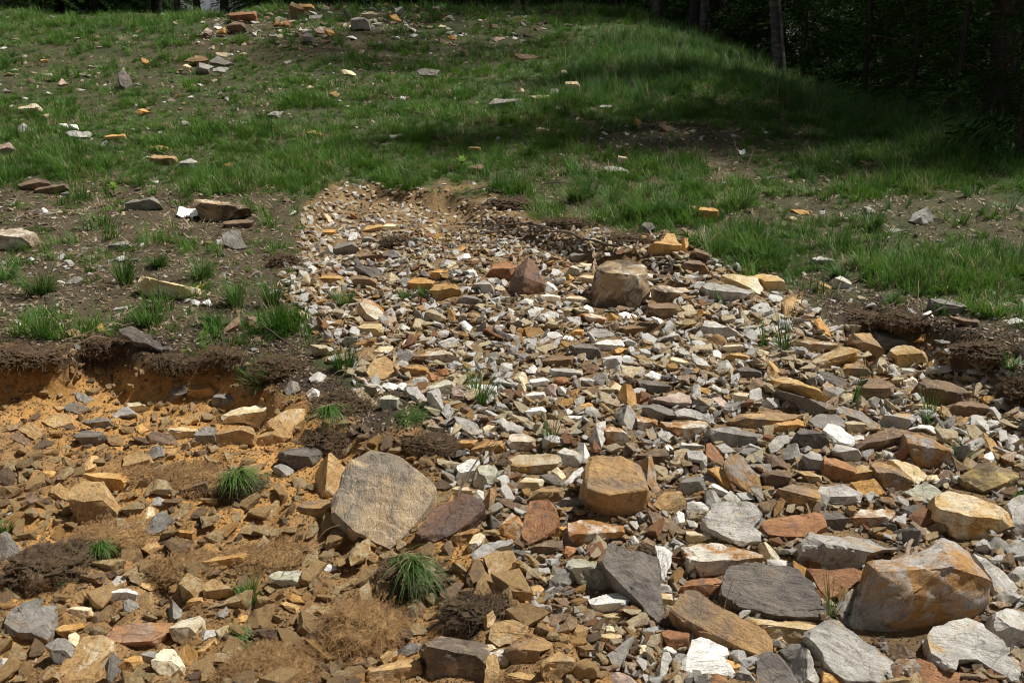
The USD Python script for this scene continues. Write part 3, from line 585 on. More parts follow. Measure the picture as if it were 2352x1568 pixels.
02 s T|180,820 280,750 360,790 380,900 330,910|small tan angular stone left of the dark rusty stone
02 s B|110,870 190,850 300,930 240,950 130,910|
02 c G|1350,1010 1400,960 1480,960 1500,1050 1400,1090|small grey angular stone lower left of the brown flat stone
02 c T|1520,990 1620,985 1600,1040 1520,1030|
02 c O|1225,800 1300,760 1360,800 1300,850|
02 c T|760,1160 800,1080 880,1040 860,1150 780,1220|
02 c B|230,1400 280,1370 360,1440 355,1480 270,1510|
02 c T|450,1400 540,1290 630,1370 640,1470 550,1470|medium-sized tan angular stone left of the large tan-brown ribbed boulder
02 s T|1660,740 1750,680 1840,650 1820,720 1720,770|
02 c D|1440,480 1560,430 1680,410 1710,470 1600,530 1500,550|dark stone with a rusty underside near the back of the pit
02 c T|430,640 510,590 590,600 540,640|
02 s G|680,460 780,490 860,540 800,580 720,540|
02 c O|390,1210 470,1180 530,1200 530,1260 430,1250|
02 s L|1370,1420 1460,1430 1530,1490 1480,1510 1390,1510|
03 s G|1340,180 1410,60 1500,0 1590,70 1520,160 1400,210|bluish grey slab dusted with ochre soil in the pit
03 c C|1300,-60 1400,-50 1410,30 1360,90 1320,60|
03 c T|1170,140 1240,20 1320,60 1330,150 1260,210 1190,200|small tan blocky stone left of the bluish grey slab
03 b G 90,1140 450,1150|70,920 150,800 250,760 500,840 490,960 470,1100 420,1210 260,1220 110,1180 80,1060|large grey sparkling stone at the lower left with a white vein
03 b RO 1010,1235 1450,1210|1000,1130 1050,1000 1550,985 1520,1110 1450,1210 1430,1240 1050,1275|flat rust-red rectangular slab at the lower left
03 s T|470,1590 600,1410 720,1260 780,1170 950,1165 1030,1200 1040,1290 930,1400 860,1590|long tan stone cut by the bottom edge, below the grey sparkling stone
03 b G|430,1210 500,1130 570,1140 690,1270 660,1340 580,1430 500,1370|purplish grey stone between the grey sparkling stone and long tan stone
03 b C|1580,1100 1660,980 1800,925 1840,950 1850,1040 1780,1150 1680,1210 1600,1170|cream angular stone at the rust-red rectangular slab's right end
03 v G|1510,940 1580,810 1690,930 1660,960 1590,1020 1520,1000|grey triangular stone behind the rust-red slab's right corner
03 b O|1700,870 1760,770 1850,780 1880,850 1810,880|small orange angular stone lower left of the tan dusty block
03 v D|950,1400 1040,1300 1110,1380 1100,1480 1020,1580|dark brown stone right of the long tan stone
03 b O|1100,1400 1200,1320 1280,1300 1290,1390 1180,1490 1090,1500|medium-sized orange slanting stone below the flat rust-red rectangular slab
03 b C|1440,1290 1480,1225 1560,1230 1650,1360 1650,1440 1500,1530 1410,1430|whitish tan lump below the rust-red slab's right end
03 b G|1280,1330 1370,1260 1440,1280 1440,1370 1400,1400 1290,1370|small grey blocky stone left of the whitish tan lump
03 c O|1640,1280 1710,1200 1800,1280 1790,1350 1690,1430 1640,1350|medium-sized orange blocky stone right of the whitish tan lump
03 b W|1010,770 1080,685 1180,690 1265,750 1230,800 1030,820|white stone with a dark hollow beneath, above the rust-red slab
03 c G|1130,850 1180,800 1260,820 1270,890 1150,920|
03 b C|605,930 690,850 815,840 840,950 730,980|yellowish stone right of the large grey sparkling stone
03 c T|1260,780 1330,730 1390,740 1390,900 1290,930|small tan angular stone upper left of the grey triangular stone
03 b T|1880,640 1920,590 2010,610 2120,720 1940,830 1880,800|tan dusty block left of a small upright grass clump
03 b O|1870,460 2000,390 2200,350 2250,390 2200,490 1920,500|flat orange stone resting on a brown root mat
03 c D|1350,590 1480,540 1610,580 1560,640 1480,660|dark slab covered with ochre crumbs under a root mat
03 s L|990,680 1080,590 1160,590 1150,640 1050,690|
03 c T|1310,650 1400,640 1470,680 1400,730 1320,700|
03 c T|650,720 740,680 790,790 760,840 690,830|small tan angular stone above the yellowish stone
03 b O|510,1090 600,1000 740,1010 770,1060 620,1170|medium-sized orange oblong stone lower left of the yellowish stone
03 c C|630,1150 680,1090 720,1110 700,1250 640,1220|
03 c T|360,1430 430,1390 520,1460 520,1520 370,1580|small tan angular stone lower left of the purplish grey stone
03 c L|-20,1340 60,1340 90,1410 60,1440 -20,1430|
03 c G|-40,250 60,210 170,330 200,450 100,480 -40,540|medium-sized grey blocky stone above the large grey sparkling stone
03 c C|900,190 980,200 1050,290 1000,290 920,270|
03 c T|1300,270 1420,240 1470,330 1390,390 1310,340|small tan angular stone below the bluish grey slab
03 b O|1650,150 1760,130 1790,150 1760,250 1650,240|small orange angular stone right of the bluish grey slab
03 c L|1780,1160 1860,1090 1960,1070 1970,1110 1870,1190|
03 c T|1800,1290 1960,1140 1970,1190 1850,1320|
03 c G|2000,930 2080,870 2120,990 2010,960|
03 c O|2170,970 2220,930 2300,960 2280,1010 2190,1010|
03 c T|1980,1050 2010,1000 2090,1020 2060,1150 2000,1160|small tan upright stone right of the cream angular stone
13 b TD|1510,1250 1640,1150 1700,1080 1850,1080 2060,1110 2110,1130 2120,1320 2080,1590 1600,1590 1570,1330|big brown boulder cut by the bottom edge right of the overturned turf
13 b T|1050,1440 1180,1400 1290,1340 1440,1340 1500,1420 1510,1480 1370,1590 1060,1590 1030,1520|tan crumbly stone at the bottom edge left of the big brown boulder
13 b Y|130,590 200,520 400,520 420,600 390,700 270,700 150,640|greenish grey rounded stone between two root mats
13 c O|220,740 290,720 400,770 440,830 340,830|small orange long slanting stone below the greenish grey rounded stone
13 c T|215,820 270,805 400,870 370,930 290,890|
13 c W|635,500 680,460 760,520 700,545 630,540|
13 b L|2150,1290 2260,1240 2340,1330 2310,1400 2270,1440 2160,1370|medium-sized pale grey blocky stone left of the ochre-brown block
13 c T|2110,1310 2200,1310 2230,1400 2220,1590 2110,1590|medium-sized tan upright narrow stone lower left of the ochre-brown block
13 c C|2110,1220 2230,1200 2240,1240 2140,1280|
13 c T|1140,1320 1210,1250 1290,1260 1300,1300 1180,1400|small tan slanting stone above the tan crumbly stone
13 c G|1300,1250 1420,1200 1500,1210 1490,1290 1340,1330|small grey oblong stone upper right of the tan crumbly stone
13 c O|1040,1240 1080,1210 1150,1270 1060,1330|
13 v T|2070,1000 2110,960 2170,900 2200,960 2180,1020 2120,1080|small tan blocky stone upper right of the big brown boulder
13 s B|1690,730 1850,650 1910,660 1870,740 1820,820 1730,790|small brown slanting stone below the ochre egg-shaped stone
13 s T|2100,430 2210,370 2352,370 2380,430 2300,600 2150,590|medium-sized tan blocky stone lower right of the ochre egg-shaped stone
13 b O|1790,250 1860,180 2000,130 2050,150 1960,270 1890,320|ochre egg-shaped stone below the dark red-brown slab
13 b C|1940,340 2000,190 2060,170 2100,220 2060,300 1970,390|small cream upright stone lower right of the ochre egg-shaped stone
13 s L|1980,400 2120,300 2340,260 2352,290 2200,350 2120,420 2010,460|medium-sized pale grey long flat stone lower right of the ochre egg-shaped stone
13 c B|1700,320 1790,260 1820,330 1790,410|
13 b WO|2230,170 2280,100 2352,-20 2420,60 2460,200 2440,290 2352,290|medium-sized white and rusty blocky stone left of the red-brown flat stone
21 b CB 780,990 1240,1020|760,990 800,880 900,800 990,765 1120,770 1230,860 1220,950 1245,1110 1170,1180 1160,1240 930,1260 790,1300 750,1250 760,1100|tallest boulder on the scree, cream on top and blackish brown below
21 h RD 105,1010,.36 150,800,.0 280,1040,.05 20,980,.08 100,1130,.22|-50,1110 -10,980 60,860 150,785 210,840 250,950 310,1030 290,1090 230,1120 200,1140 0,1160|peaked rust-brown boulder left of the tallest cream-topped boulder
11 b R|2120,970 2200,850 2280,810 2390,860 2352,960 2290,1010 2190,1000|rust-brown stone left of the peaked rust-brown boulder
21 b O|1260,740 1280,680 1370,660 1430,560 1500,560 1510,640 1550,700 1540,760 1400,780 1290,770|orange pointed stone at the scree's upper right edge
21 v O|1560,740 1565,620 1620,615 1620,750|small orange upright stone right of the orange pointed stone
21 b OB|1570,860 1640,800 1730,805 1790,900 1805,960 1700,960 1600,900|tan-orange rounded stone, lower of a stacked pair
21 b B|1640,770 1690,710 1770,710 1830,790 1790,850 1740,800|brown cap-like stone, upper of a stacked pair
21 b L|1755,1060 1810,1015 2000,1010 2120,1070 2190,1120 2130,1160 2020,1190 1880,1220 1800,1140|white wood-grained boulder with grey stripes
21 s C|1930,970 1990,960 2250,985 2300,1080 2280,1140 2130,1060 1960,1000|flat cream slab behind the white wood-grained boulder
21 b CO|2190,960 2320,925 2450,960 2500,1080 2450,1110 2352,1100 2290,1000|cream-orange slanted stone right of the flat cream slab
21 b CB|1300,1080 1380,1020 1600,1070 1640,1110 1520,1150 1460,1200 1310,1140|brown cracked slab right of the tallest cream-topped boulder
21 b B|1250,1250 1330,1190 1440,1190 1540,1280 1420,1370 1330,1330 1255,1300|brown block low on the tallest cream-topped boulder's right
21 c O|1280,1190 1390,1140 1430,1190 1300,1210|
21 b G|530,800 560,740 690,730 745,800 700,835 570,835|grey stone left of the tallest boulder's top
21 c C|590,860 640,835 740,850 720,900 640,890|
21 b Y|475,960 570,855 650,910 620,950 510,970|
21 c W|305,1060 330,1020 380,1040 415,1090 380,1125 310,1100|
21 b C|600,1000 660,935 760,950 750,1020 670,1050|small cream angular stone below the grey stone
21 c O|470,990 510,955 575,970 570,1005 500,1015|
21 b WO|250,1150 340,1120 440,1150 430,1210 320,1210|
21 b WO|440,1220 550,1130 680,1160 710,1200 560,1230|small white and rusty long flat stone below the grey stone
21 c L|60,1210 130,1170 220,1175 240,1220 120,1235|
21 c W|650,1260 690,1230 740,1260 770,1310 690,1300|
21 c W|970,1330 1040,1295 1140,1320 1140,1350 1020,1360|
21 c O|835,1310 910,1310 980,1350 950,1390 870,1370|
21 b WO|650,1310 740,1290 870,1360 860,1420 760,1420|small white and rusty oblong stone upper left of the bright white flat stone
21 b OB|1020,1450 1160,1380 1330,1390 1360,1450 1350,1500 1220,1500 1060,1520|brown overhanging stone below the tallest cream-topped boulder
21 c W|1285,1340 1310,1325 1410,1390 1370,1420|
21 b L|1750,1440 1790,1350 1860,1370 2080,1500 2080,1540 1930,1550 1800,1500|long bluish grey block slanting below the wood-grained boulder
21 b O|1705,380 1760,310 1870,350 1895,420 1820,480 1770,450|golden stone in grass above the orange pointed stone
21 c C|1620,330 1700,320 1720,370 1690,385|
21 c D|1170,520 1220,470 1290,480 1310,530 1220,575|
21 c O|1110,640 1170,600 1235,605 1220,650 1130,660|
21 c C|710,650 740,610 820,650 790,700|
21 s L|760,455 890,435 870,465 780,470|
21 s B|1560,530 1590,520 1680,590 1650,620|
21 c G|1270,400 1290,315 1340,350 1380,430 1300,430|
21 b L|840,0 900,-50 1000,-40 1070,20 1050,45 900,45|pale grey flat stone in grass above the scree's upper end
21 b O|530,1510 600,1440 655,1460 650,1520 570,1535|
21 c W|465,1550 490,1510 580,1520 575,1560|
21 c W|290,1320 350,1285 430,1310 430,1355 330,1360|
21 s L|700,1490 760,1440 890,1480 980,1530 800,1540|small pale grey long flat stone upper left of the bright white flat stone
21 c L|1130,1300 1160,1250 1205,1300 1170,1335|
21 c B|940,1270 1000,1230 1130,1245 1090,1270 1000,1300|
21 c O|1680,1310 1720,1270 1780,1310 1720,1340|
11 v WO|900,1320 1000,1180 1070,1190 1160,1270 1165,1370 1000,1380|white stone with a rust-orange right face at the scree's left margin
11 b C|930,1450 1000,1390 1140,1390 1150,1480 1060,1520 980,1510|cream stone directly under the white stone with rust face
11 b O|1400,1040 1450,960 1530,970 1640,1020 1590,1110 1480,1110|orange rounded stone behind a small dark tuft, upper scree
11 b O|1600,1100 1640,1020 1740,1005 1840,1060 1880,1140 1700,1170 1660,1200|yellow-ochre boulder right of the orange rounded stone
11 c OB|1660,1240 1730,1170 1850,1150 1830,1200 1700,1240|
11 b G|1860,1190 1920,1130 2000,1130 2080,1200 1980,1240 1880,1230|small grey oblong stone lower left of the pale arched stone
11 b L|1980,1080 2090,980 2180,1080 2180,1130 2100,1140 2050,1070|pale arched stone left of the peaked rust-brown boulder
11 c L|620,760 660,680 700,690 705,760 660,775|
11 b G|710,740 760,640 900,660 930,700 870,770 760,780|pinkish grey stone in the upper left scree
11 b B|900,790 960,740 1150,780 1220,810 1080,830 970,830|brown layered stone above the blackish flat stone
11 s D|910,890 990,880 1130,910 1160,980 1060,980 970,930|blackish flat stone in the upper left scree
11 b OB|880,990 960,945 1100,1000 1120,1060 1020,1090 900,1040|orange-brown block below the blackish flat stone
11 b O|500,960 680,945 800,970 790,1020 610,1040|ochre plank-shaped stone left of the orange-brown block
11 c C|1160,960 1250,935 1330,990 1270,1010 1180,1000|
11 b O|1605,940 1680,895 1760,900 1750,950 1660,990 1610,985|
11 c L|1620,850 1730,810 1840,830 1790,880 1690,890|
11 c C|1750,890 1810,850 1860,870 1830,910 1770,920|
11 c W|840,640 870,560 925,575 920,630 880,655|bright white tablet-shaped stone in the upper left scree
11 b O|610,540 640,525 730,530 720,590 640,615|
11 b T|990,560 1020,490 1150,500 1170,545 1040,570|
11 b C|1150,540 1200,475 1290,495 1240,550|
11 b G|975,640 1010,590 1090,625 1060,660|
11 c R|860,370 940,440 920,450 870,430|
11 s C|620,390 660,400 710,470 670,475|
11 c L|690,400 730,380 780,430 730,450|
11 c W|1940,900 1990,890 2040,970 1990,985|
11 c W|1840,790 1950,750 1970,790 1870,840|
11 c G|1180,760 1230,720 1300,740 1340,790 1240,810|
11 s C|355,1300 430,1290 560,1370 480,1380|
11 c W|330,1420 360,1350 440,1420 440,1445|
11 c O|1850,720 1890,685 1930,710 1880,750|
11 c O|1620,590 1680,575 1740,630 1650,640|
11 c W|1870,1400 1920,1385 2030,1430 1980,1480 1900,1460|
11 c OB|1930,1310 2000,1285 2110,1345 1990,1375|
11 c L|2180,1440 2260,1400 2310,1460 2230,1480|
11 c L|1270,1440 1330,1395 1415,1440 1380,1475|
11 c D|1500,930 1560,920 1605,960 1560,980|
31 v L|1310,450 1370,370 1460,330 1520,400 1540,480 1470,500 1390,485|pale grey pyramid-shaped stone in the right-hand grass
31 b O|1590,910 1690,900 1800,920 1790,960 1740,1000 1620,990|ochre stone on the right turf behind a straw stalk
31 b L|580,1010 690,950 755,1000 745,1090 620,1080|grey-white stone at the right turf bank's lip
31 c T|440,1070 490,1000 580,1060 560,1130 460,1120|small tan angular stone left of the grey-white stone
31 b L|410,810 490,775 610,820 600,850 430,855|
31 s O|435,1380 480,1360 540,1440 580,1540 500,1480|
31 c T|140,1200 230,1130 290,1110 250,1200 210,1340 140,1350|small tan upright narrow stone lower right of the cream-orange slanted stone
31 c C|210,1200 300,1180 300,1230 220,1230|
31 b G|1510,1170 1600,1155 1790,1190 1820,1250 1700,1340 1560,1310 1500,1230|big mottled grey stone at the lip of the right turf bank
31 b B|1690,1340 1760,1330 1940,1370 1920,1440 1800,1400|brown slab below the big mottled grey stone
31 c L|1270,1320 1310,1230 1400,1250 1400,1310 1300,1390|small pale grey angular stone upper right of the grey knobbly stone
31 c W|1420,1310 1500,1280 1520,1350|
31 s O|1350,1565 1490,1465 1530,1490 1440,1560|
31 c W|2010,1120 2040,1090 2110,1120 2115,1145 2030,1140|
31 c W|2180,1370 2240,1345 2340,1380 2340,1400 2200,1410|
31 s O|205,360 260,355 400,375 390,400 290,400|
31 c C|170,435 240,420 285,440 230,465|
31 s L|1080,560 1150,530 1270,545 1180,565|
31 c G|880,330 930,320 985,360 980,400 900,390|
31 c C|1000,1400 1030,1385 1060,1405 1030,1425|
01 b LB 0,620 280,640|-40,520 0,500 130,490 200,520 260,530 290,600 270,680 120,740 30,750 -40,680|white-topped stone cut by the left edge on the upper turf
01 b CB 1820,320 2270,365|1810,280 1900,230 2080,270 2160,275 2280,350 2190,375 2100,440 1920,480 1850,440|brown slab with a whitish top beside white litter
01 b B|2050,480 2150,440 2330,440 2300,520 2100,520|small brown long flat stone above the bluish grey flat stone
01 b C 1310,1000 1790,1110|1310,980 1360,960 1550,985 1690,990 1800,1070 1800,1120 1650,1190 1560,1140 1310,1130 1300,1050|cream flat-topped stone on the left turf above a tussock
01 s G|2050,600 2100,565 2200,555 2215,630 2270,710 2150,730 2060,690|bluish grey flat stone on the left turf
01 c L|1960,670 1985,620 2030,630 2030,680|
01 b B|150,110 310,60 420,90 460,130 330,180 200,160|dark layered outcrop stone at the far left turf
01 b B|310,220 330,160 480,110 600,120 610,160 480,200|thin-layered brown stone right of the dark outcrop stone
01 b G|1150,300 1200,250 1290,260 1380,230 1470,330 1310,350 1150,370|purplish grey half-buried stone on the left turf
01 b G|990,720 1020,680 1140,630 1190,690 1090,730|
01 c L|1060,800 1110,765 1180,810 1090,840|
01 c W|350,370 400,335 430,360 430,400 370,400|
01 c W|230,820 280,795 325,815 270,840|
01 s G|600,1030 690,970 770,995 700,1040|
01 c W|525,1015 560,1005 600,1025 550,1035|
01 c W|1755,1180 1780,1175 1840,1210 1820,1240 1760,1220|
01 c W|1860,1210 1920,1175 1945,1220 1920,1255|
01 c O|1800,1060 1840,1040 1890,1060 1850,1085|
01 b L|1045,1290 1060,1245 1160,1240 1170,1290|
01 c B|940,1290 960,1240 1020,1260 1010,1300|
01 s OB|600,1480 680,1450 830,1540 740,1545 650,1520|
01 c O|890,1430 930,1400 970,1480 930,1500|
01 c L|970,1440 1030,1390 1050,1400 1020,1450|
01 s D|1090,1440 1210,1430 1420,1568 1600,1650 1540,1680 1300,1600 1130,1500|dark slab jutting from under a tussock at the left bank
01 s B|2040,1490 2190,1330 2200,1410 2060,1500|
01 c B|2260,1300 2352,1280 2352,1450 2290,1420|
01 c W|130,1370 210,1390 240,1420 190,1420|
00 v D|1080,850 1100,750 1130,690 1170,740 1190,840|dark upright stone like a small marker in the left meadow
00 b R|2120,150 2230,140 2330,160 2330,210 2180,220 2130,195|rust-brown slab at the left end of the crest stones
00 b B|2100,290 2160,230 2230,260 2250,320 2120,320|brown peaked stone below the crest's rust-brown slab
00 c P|1880,340 1900,285 1950,330 1930,360|
00 c O|1990,310 2060,295 2070,340 2000,340|
00 s OB|1710,600 1800,560 1890,570 1900,600 1760,610|
00 c G|1750,690 1790,620 1940,620 1900,690|
00 s G|1950,620 2010,570 2130,630 2040,640|
00 s C|1990,530 2080,530 2080,555 2010,555|
00 c C|1670,660 1720,630 1755,660 1740,690|
00 c L|1960,660 2080,660 2060,700 1970,690|
00 c O|380,590 430,590 440,610 390,610|
00 c P|515,810 570,765 610,805 560,825|
00 c O|1300,610 1320,580 1370,600 1350,630|
00 b C|190,1020 310,975 350,1020 340,1060 200,1060|cream-ochre stone in the left meadow nearest the left edge
00 c C|390,1090 450,1070 440,1105|
00 c O|1250,1050 1310,1020 1370,1050 1280,1075|
00 s L|620,1240 700,1220 820,1230 800,1270 670,1275|
00 b O|975,1250 1130,1235 1150,1280 990,1290|
00 c L|170,1220 220,1160 310,1220 210,1240|
00 b T|1380,1450 1400,1400 1600,1440 1610,1500 1510,1520 1400,1500|tan flat stone in the left meadow, left of a pair
00 b L|1620,1530 1740,1440 1830,1500 1740,1566|pale stone in the left meadow, right of a pair
00 b P|-40,1330 0,1320 60,1310 120,1380 60,1420 -40,1440|
00 s T|1380,1360 1470,1345 1610,1370 1480,1390|
00 c W|540,1160 600,1150 620,1190 560,1200|
00 c W|640,1165 700,1165 710,1200 650,1200|
00 c L|630,1345 700,1340 770,1380 660,1400|
00 c G|1625,1150 1690,1115 1740,1150 1650,1180|
00 c T|2060,1510 2110,1495 2150,1530 2090,1550|
10 b OB|320,190 330,45 400,75 430,110 400,185|tall upright brown stone on the crest's stone pile
10 b O|400,60 490,55 525,115 460,135 430,110|ochre block leaning on the crest's tall upright stone
10 c B|400,150 470,140 490,170 410,175|
10 s L|500,180 600,180 580,205 500,205|
10 b GO|880,230 930,185 1020,230 1030,290 890,290|
10 b C|980,160 1050,135 1110,170 1080,200 1000,185|
10 c D|800,180 830,130 870,160 870,190|
10 s O|1240,190 1290,175 1330,230 1260,210|
10 c L|1280,110 1340,100 1350,150 1290,150|
10 c R|170,270 200,225 240,270|
10 c R|250,270 270,215 310,250 300,275|
10 c P|545,310 600,285 620,330 560,340|
10 c O|640,330 700,310 720,350 690,370|
10 c G|430,380 470,345 520,380 510,415 440,410|
10 s G|1490,690 1540,675 1670,690 1640,730 1520,720|
10 b G|2155,980 2200,910 2280,930 2380,930 2370,990 2180,1015|grey stone alone in the middle of the upper grass
10 c C|800,690 870,685 910,700 900,725 800,720|
10 c T|680,890 730,870 765,890 740,915|
10 c L|105,1070 130,1030 215,1050 200,1090|
10 s T|460,1220 540,1210 650,1250 590,1260|
10 c O|1760,380 1800,365 1850,380 1800,400|
10 b T|1940,1370 1980,1335 2060,1350 2060,1400 1960,1395|
10 b B|1950,1560 1980,1510 2060,1490 2095,1530 2040,1590 1960,1600|purplish brown stone beside a leafy seedling above the scree
10 s C|1150,1325 1250,1310 1250,1340 1160,1340|
10 s L|1230,1250 1340,1235 1340,1255 1240,1275|
10 c B|2110,265 2210,255 2220,290 2130,290|
10 c T|1150,70 1180,55 1220,70 1200,85|
20 b C|490,830 510,775 590,770 615,820 610,845|cream cube-like stone alone in the upper grass
20 c C|445,700 480,680 535,685 530,710 450,710|
20 c G|340,890 370,840 430,845 470,870 400,900|
20 s C|165,910 200,905 335,905 240,930|
20 s B|30,550 70,540 180,550 240,565 80,580|
20 b C|225,1190 260,1165 330,1195 340,1240 240,1235|tan stone with a dark underside in the grass
20 c O|1105,1150 1140,1100 1190,1140 1160,1170|
20 s B|1345,1165 1380,1150 1450,1155 1510,1210 1420,1210|
20 c G|355,1030 410,995 450,1020 400,1040|
20 b C|970,1490 980,1415 1040,1430 1080,1490 1000,1510|
20 s L|800,1000 830,985 910,990 890,1010|"""
def parse(line):
    head, pts, label = line.split("|")
    h = head.split(); c, r = int(h[0][0]), int(h[0][1])
    f = lambda s: np.array([[(c * 1024 + float(a) / 2.2962) / 4096 * FULL[0], ((0, 683, 1366, 2049)[r] + float(b) / 2.2962) / 2731 * FULL[1]] for a, b in (q.split(",") for q in s)])
    wts = [float(q.split(",")[2]) for q in h[3:]] if h[1] == "h" else None
    return h[1], h[2], ((f([",".join(q.split(",")[:2]) for q in h[3:]]), wts) if len(h) > 3 else None), f(pts.split()), label
def rough_outline(p, g):
    """the outline with small breaks along its edges"""
    out = []
    size = np.ptp(p, 0).max()
    for a, b in zip(p, np.roll(p, -1, 0)):
        L = np.linalg.norm(b - a); n = max(1, int(L / (size * .13)))
        d = (b - a) / max(L, 1e-9); q = np.array([-d[1], d[0]])
        for k in range(n):
            t = k / n
            out.append(a + (b - a) * t + (q * g.normal() * .018 * size if k else 0))
    return np.array(out)
def cut(m, n, p):
    """keeps what lies behind the plane through p with outward normal n"""
    n = np.asarray(n, float); n = n / np.linalg.norm(n)
    r = m.trim_by_plane(tuple(-n), float(-n @ np.asarray(p, float)))
    return r if r.num_tri() > 3 else m
def displace(v, f, size, g, amount=1.0, layered=.5):
    mesh = trimesh.Trimesh(v, f, process=False); n = mesh.vertex_normals
    o = g.uniform(0, 100, 3); s = size
    q = v / s
    h = (fbm(q * 2.6 + o, 3, 1) - .5) * .10 + (fbm(q * 8 + o, 3, 2) - .5) * .05
    ax = np.array([.12, .9, .42]) + g.normal(size=3) * .18; ax /= np.linalg.norm(ax)
    lay = q @ ax * g.uniform(6, 10) + 5.0 * fbm(q * 2.2 + o, 3, 3)
    saw = lay - np.floor(lay)
    h = h + layered * .026 * (saw - .5) * sstep(.40, .60, fbm(q * 3 + o, 2, 4))
    pit = fbm(q * np.array([5, 12, 12]) + o, 3, 6); h = h - .04 * np.clip(pit - .60, 0, 1) * 4 * layered
    return v + n * (h * s * amount)[:, None]
def build_rock(form, ridge, pts, g):
    cx = pts.mean(0); lo = pts[pts[:, 1].argmax()]
    hh = np.ptp(pts[:, 1])
    bx, by = (pts[:, 0].min() + pts[:, 0].max()) / 2, pts[:, 1].max() - .06 * hh
    anchor = hit(np.array(bx), np.array(min(by, 1700)), height_fine)
    d = ray(cx[0], cx[1]); d = d / np.linalg.norm(d)
    e = .06
    gx = (height(anchor[0], anchor[1] + e) - height(anchor[0], anchor[1] - e)) / (2 * e)
    graze = math.degrees(math.asin(np.clip(-d @ (np.array([0, -gx, 1]) / math.hypot(gx, 1)), 0, 1)))
    t = math.radians({"s": .62, "b": .34, "v": .26, "c": .42, "h": .28}[form] * max(5, 88 - max(graze, 22)))
    up = np.cross(RT, d); up /= np.linalg.norm(up)
    U = math.cos(t) * up + math.sin(t) * d; N = np.cross(RT, U); N /= np.linalg.norm(N)
    R = np.cross(U, N)
    def onplane(p):
        r = ray(p[:, 0], p[:, 1]); k = ((anchor - EYE) @ N) / (r @ N)
        q = EYE + r * k[:, None] - anchor
        return np.stack([q @ R, q @ U], 1)
    uv = onplane(pts); uv = (uv - uv.mean(0)) * (1.07 + .16 * sstep(8, 13, np.linalg.norm(anchor - EYE))) + uv.mean(0)
    rv, rw = (onplane(ridge[0]), ridge[1]) if ridge is not None else (None, None)
    if (np.roll(uv[:, 0], -1) * uv[:, 1] - uv[:, 0] * np.roll(uv[:, 1], -1)).sum() > 0: uv = uv[::-1]
    w, h = np.ptp(uv, 0); size = max(w, h); small = min(w, h)
    uvr = rough_outline(uv, g)
    T = {"s": .34, "b": .80, "v": .8, "c": .66, "h": 1.0}[form] * small
    cs = m3.CrossSection([uvr.tolist()], m3.FillRule.NonZero)
    m = m3.Manifold.extrude(cs, T).translate((0, 0, -.6 * T))
    F = .4 * T
    top, bot = uv[:, 1].max(), uv[:, 1].min(); um = uv[:, 0].mean(); l, rr = uv[:, 0].min(), uv[:, 0].max()
    P = lambda a, b, c: np.array([a, b, c])
    if form == "h":
        pts3 = [P(*q, -.12 * T) for q in uv] + [P(*((q - uv.mean(0)) * .8 + uv.mean(0)), -.6 * T) for q in uv] + [P(*q, k * T) for q, k in zip(rv, rw)]
        m = m3.Manifold.extrude(cs, 2 * T).translate((0, 0, -T)) ^ m3.Manifold.hull_points([p.tolist() for p in pts3])
    elif form == "b":
        if rv is None:
            v0 = bot + h * g.uniform(.36, .56); tl = g.normal() * .10 * h
            rv = np.array([[l, v0 - tl], [rr, v0 + tl]])
        a, b = P(*rv[0], F), P(*rv[1], F); 
        tn = np.cross(b - a, P(uv[uv[:, 1].argmax(), 0], top + .02 * h, -.42 * T) - a)
        m = cut(m, tn if tn[2] > 0 else -tn, a)
        fn = np.cross(b - a, P(uv[uv[:, 1].argmin(), 0], bot, -.12 * T) - a); fn = fn if fn[2] > 0 else -fn
        m = cut(m, fn, a)
    elif form == "v":
        uu = l + w * g.uniform(.34, .5); sl = g.normal() * .12 * w
        a, b = P(uu - sl, bot, F), P(uu + sl, top, F * .6)
        for s, uo in ((-1, l), (1, rr)):
            nn = np.cross(b - a, P(uo, (top + bot) / 2, (-.45 if s < 0 else -.2) * T) - a); m = cut(m, nn if nn[2] > 0 else -nn, a)
        m = cut(m, (0, .8, .55), P(um, top - .12 * h, F))
    elif form == "s":
        nn = P(g.normal() * .10, g.normal() * .10 + .05, 1); m = cut(m, nn, P(um, (top + bot) / 2, F * .8))
    else:
        for k in range(2):
            nn = P(g.normal() * .5, g.normal() * .45 + .25, 1); m = cut(m, nn, P(um, (top + bot) / 2, F * g.uniform(.5, .9)))
    for k in range({"s": 6, "b": 6, "v": 5, "c": 6, "h": 0}[form]):
        an = g.uniform(0, 2 * math.pi); q = P(math.cos(an), math.sin(an), 0)
        sup = (uv @ q[:2]).max(); ctr = np.array([um, (top + bot) / 2]) @ q[:2]
        lean = g.uniform(.5, 1.6)
        m = cut(m, P(q[0], q[1], lean), P(*(q[:2] * 0), 0) + q * (sup - (.02 if form == "s" else .05) * (sup - ctr)) + P(0, 0, F * (.35 if form != "s" else .55)))
    dist = np.linalg.norm(anchor - EYE)
    L = max(size / 34, dist * .0024)
    m = m.refine_to_length(L)
    mm = m.to_mesh(); v, f = np.array(mm.vert_properties[:, :3], float), np.array(mm.tri_verts)
    v = displace(v, f, size, g, .85 if form != "s" else .6, .9 if form in "sb" else .6)
    # local x along the long side, so that the bedding follows it
    c = uv - uv.mean(0); ev = np.linalg.svd(c, full_matrices=False)[2][0]; ev = ev if ev[0] > 0 else -ev
    an = math.atan2(ev[1], ev[0]); ca, sa = math.cos(an), math.sin(an)
    rot = np.array([[ca, sa, 0], [-sa, ca, 0], [0, 0, 1.]])
    v = v @ rot.T
    M = np.eye(4); M[:3, :3] = np.stack([R, U, N], 1) @ rot.T
    M[:3, 3] = anchor - N * .05 * T + np.array([0, 0, .06 * sstep(9, 14, dist)])
    return v, f, M, size
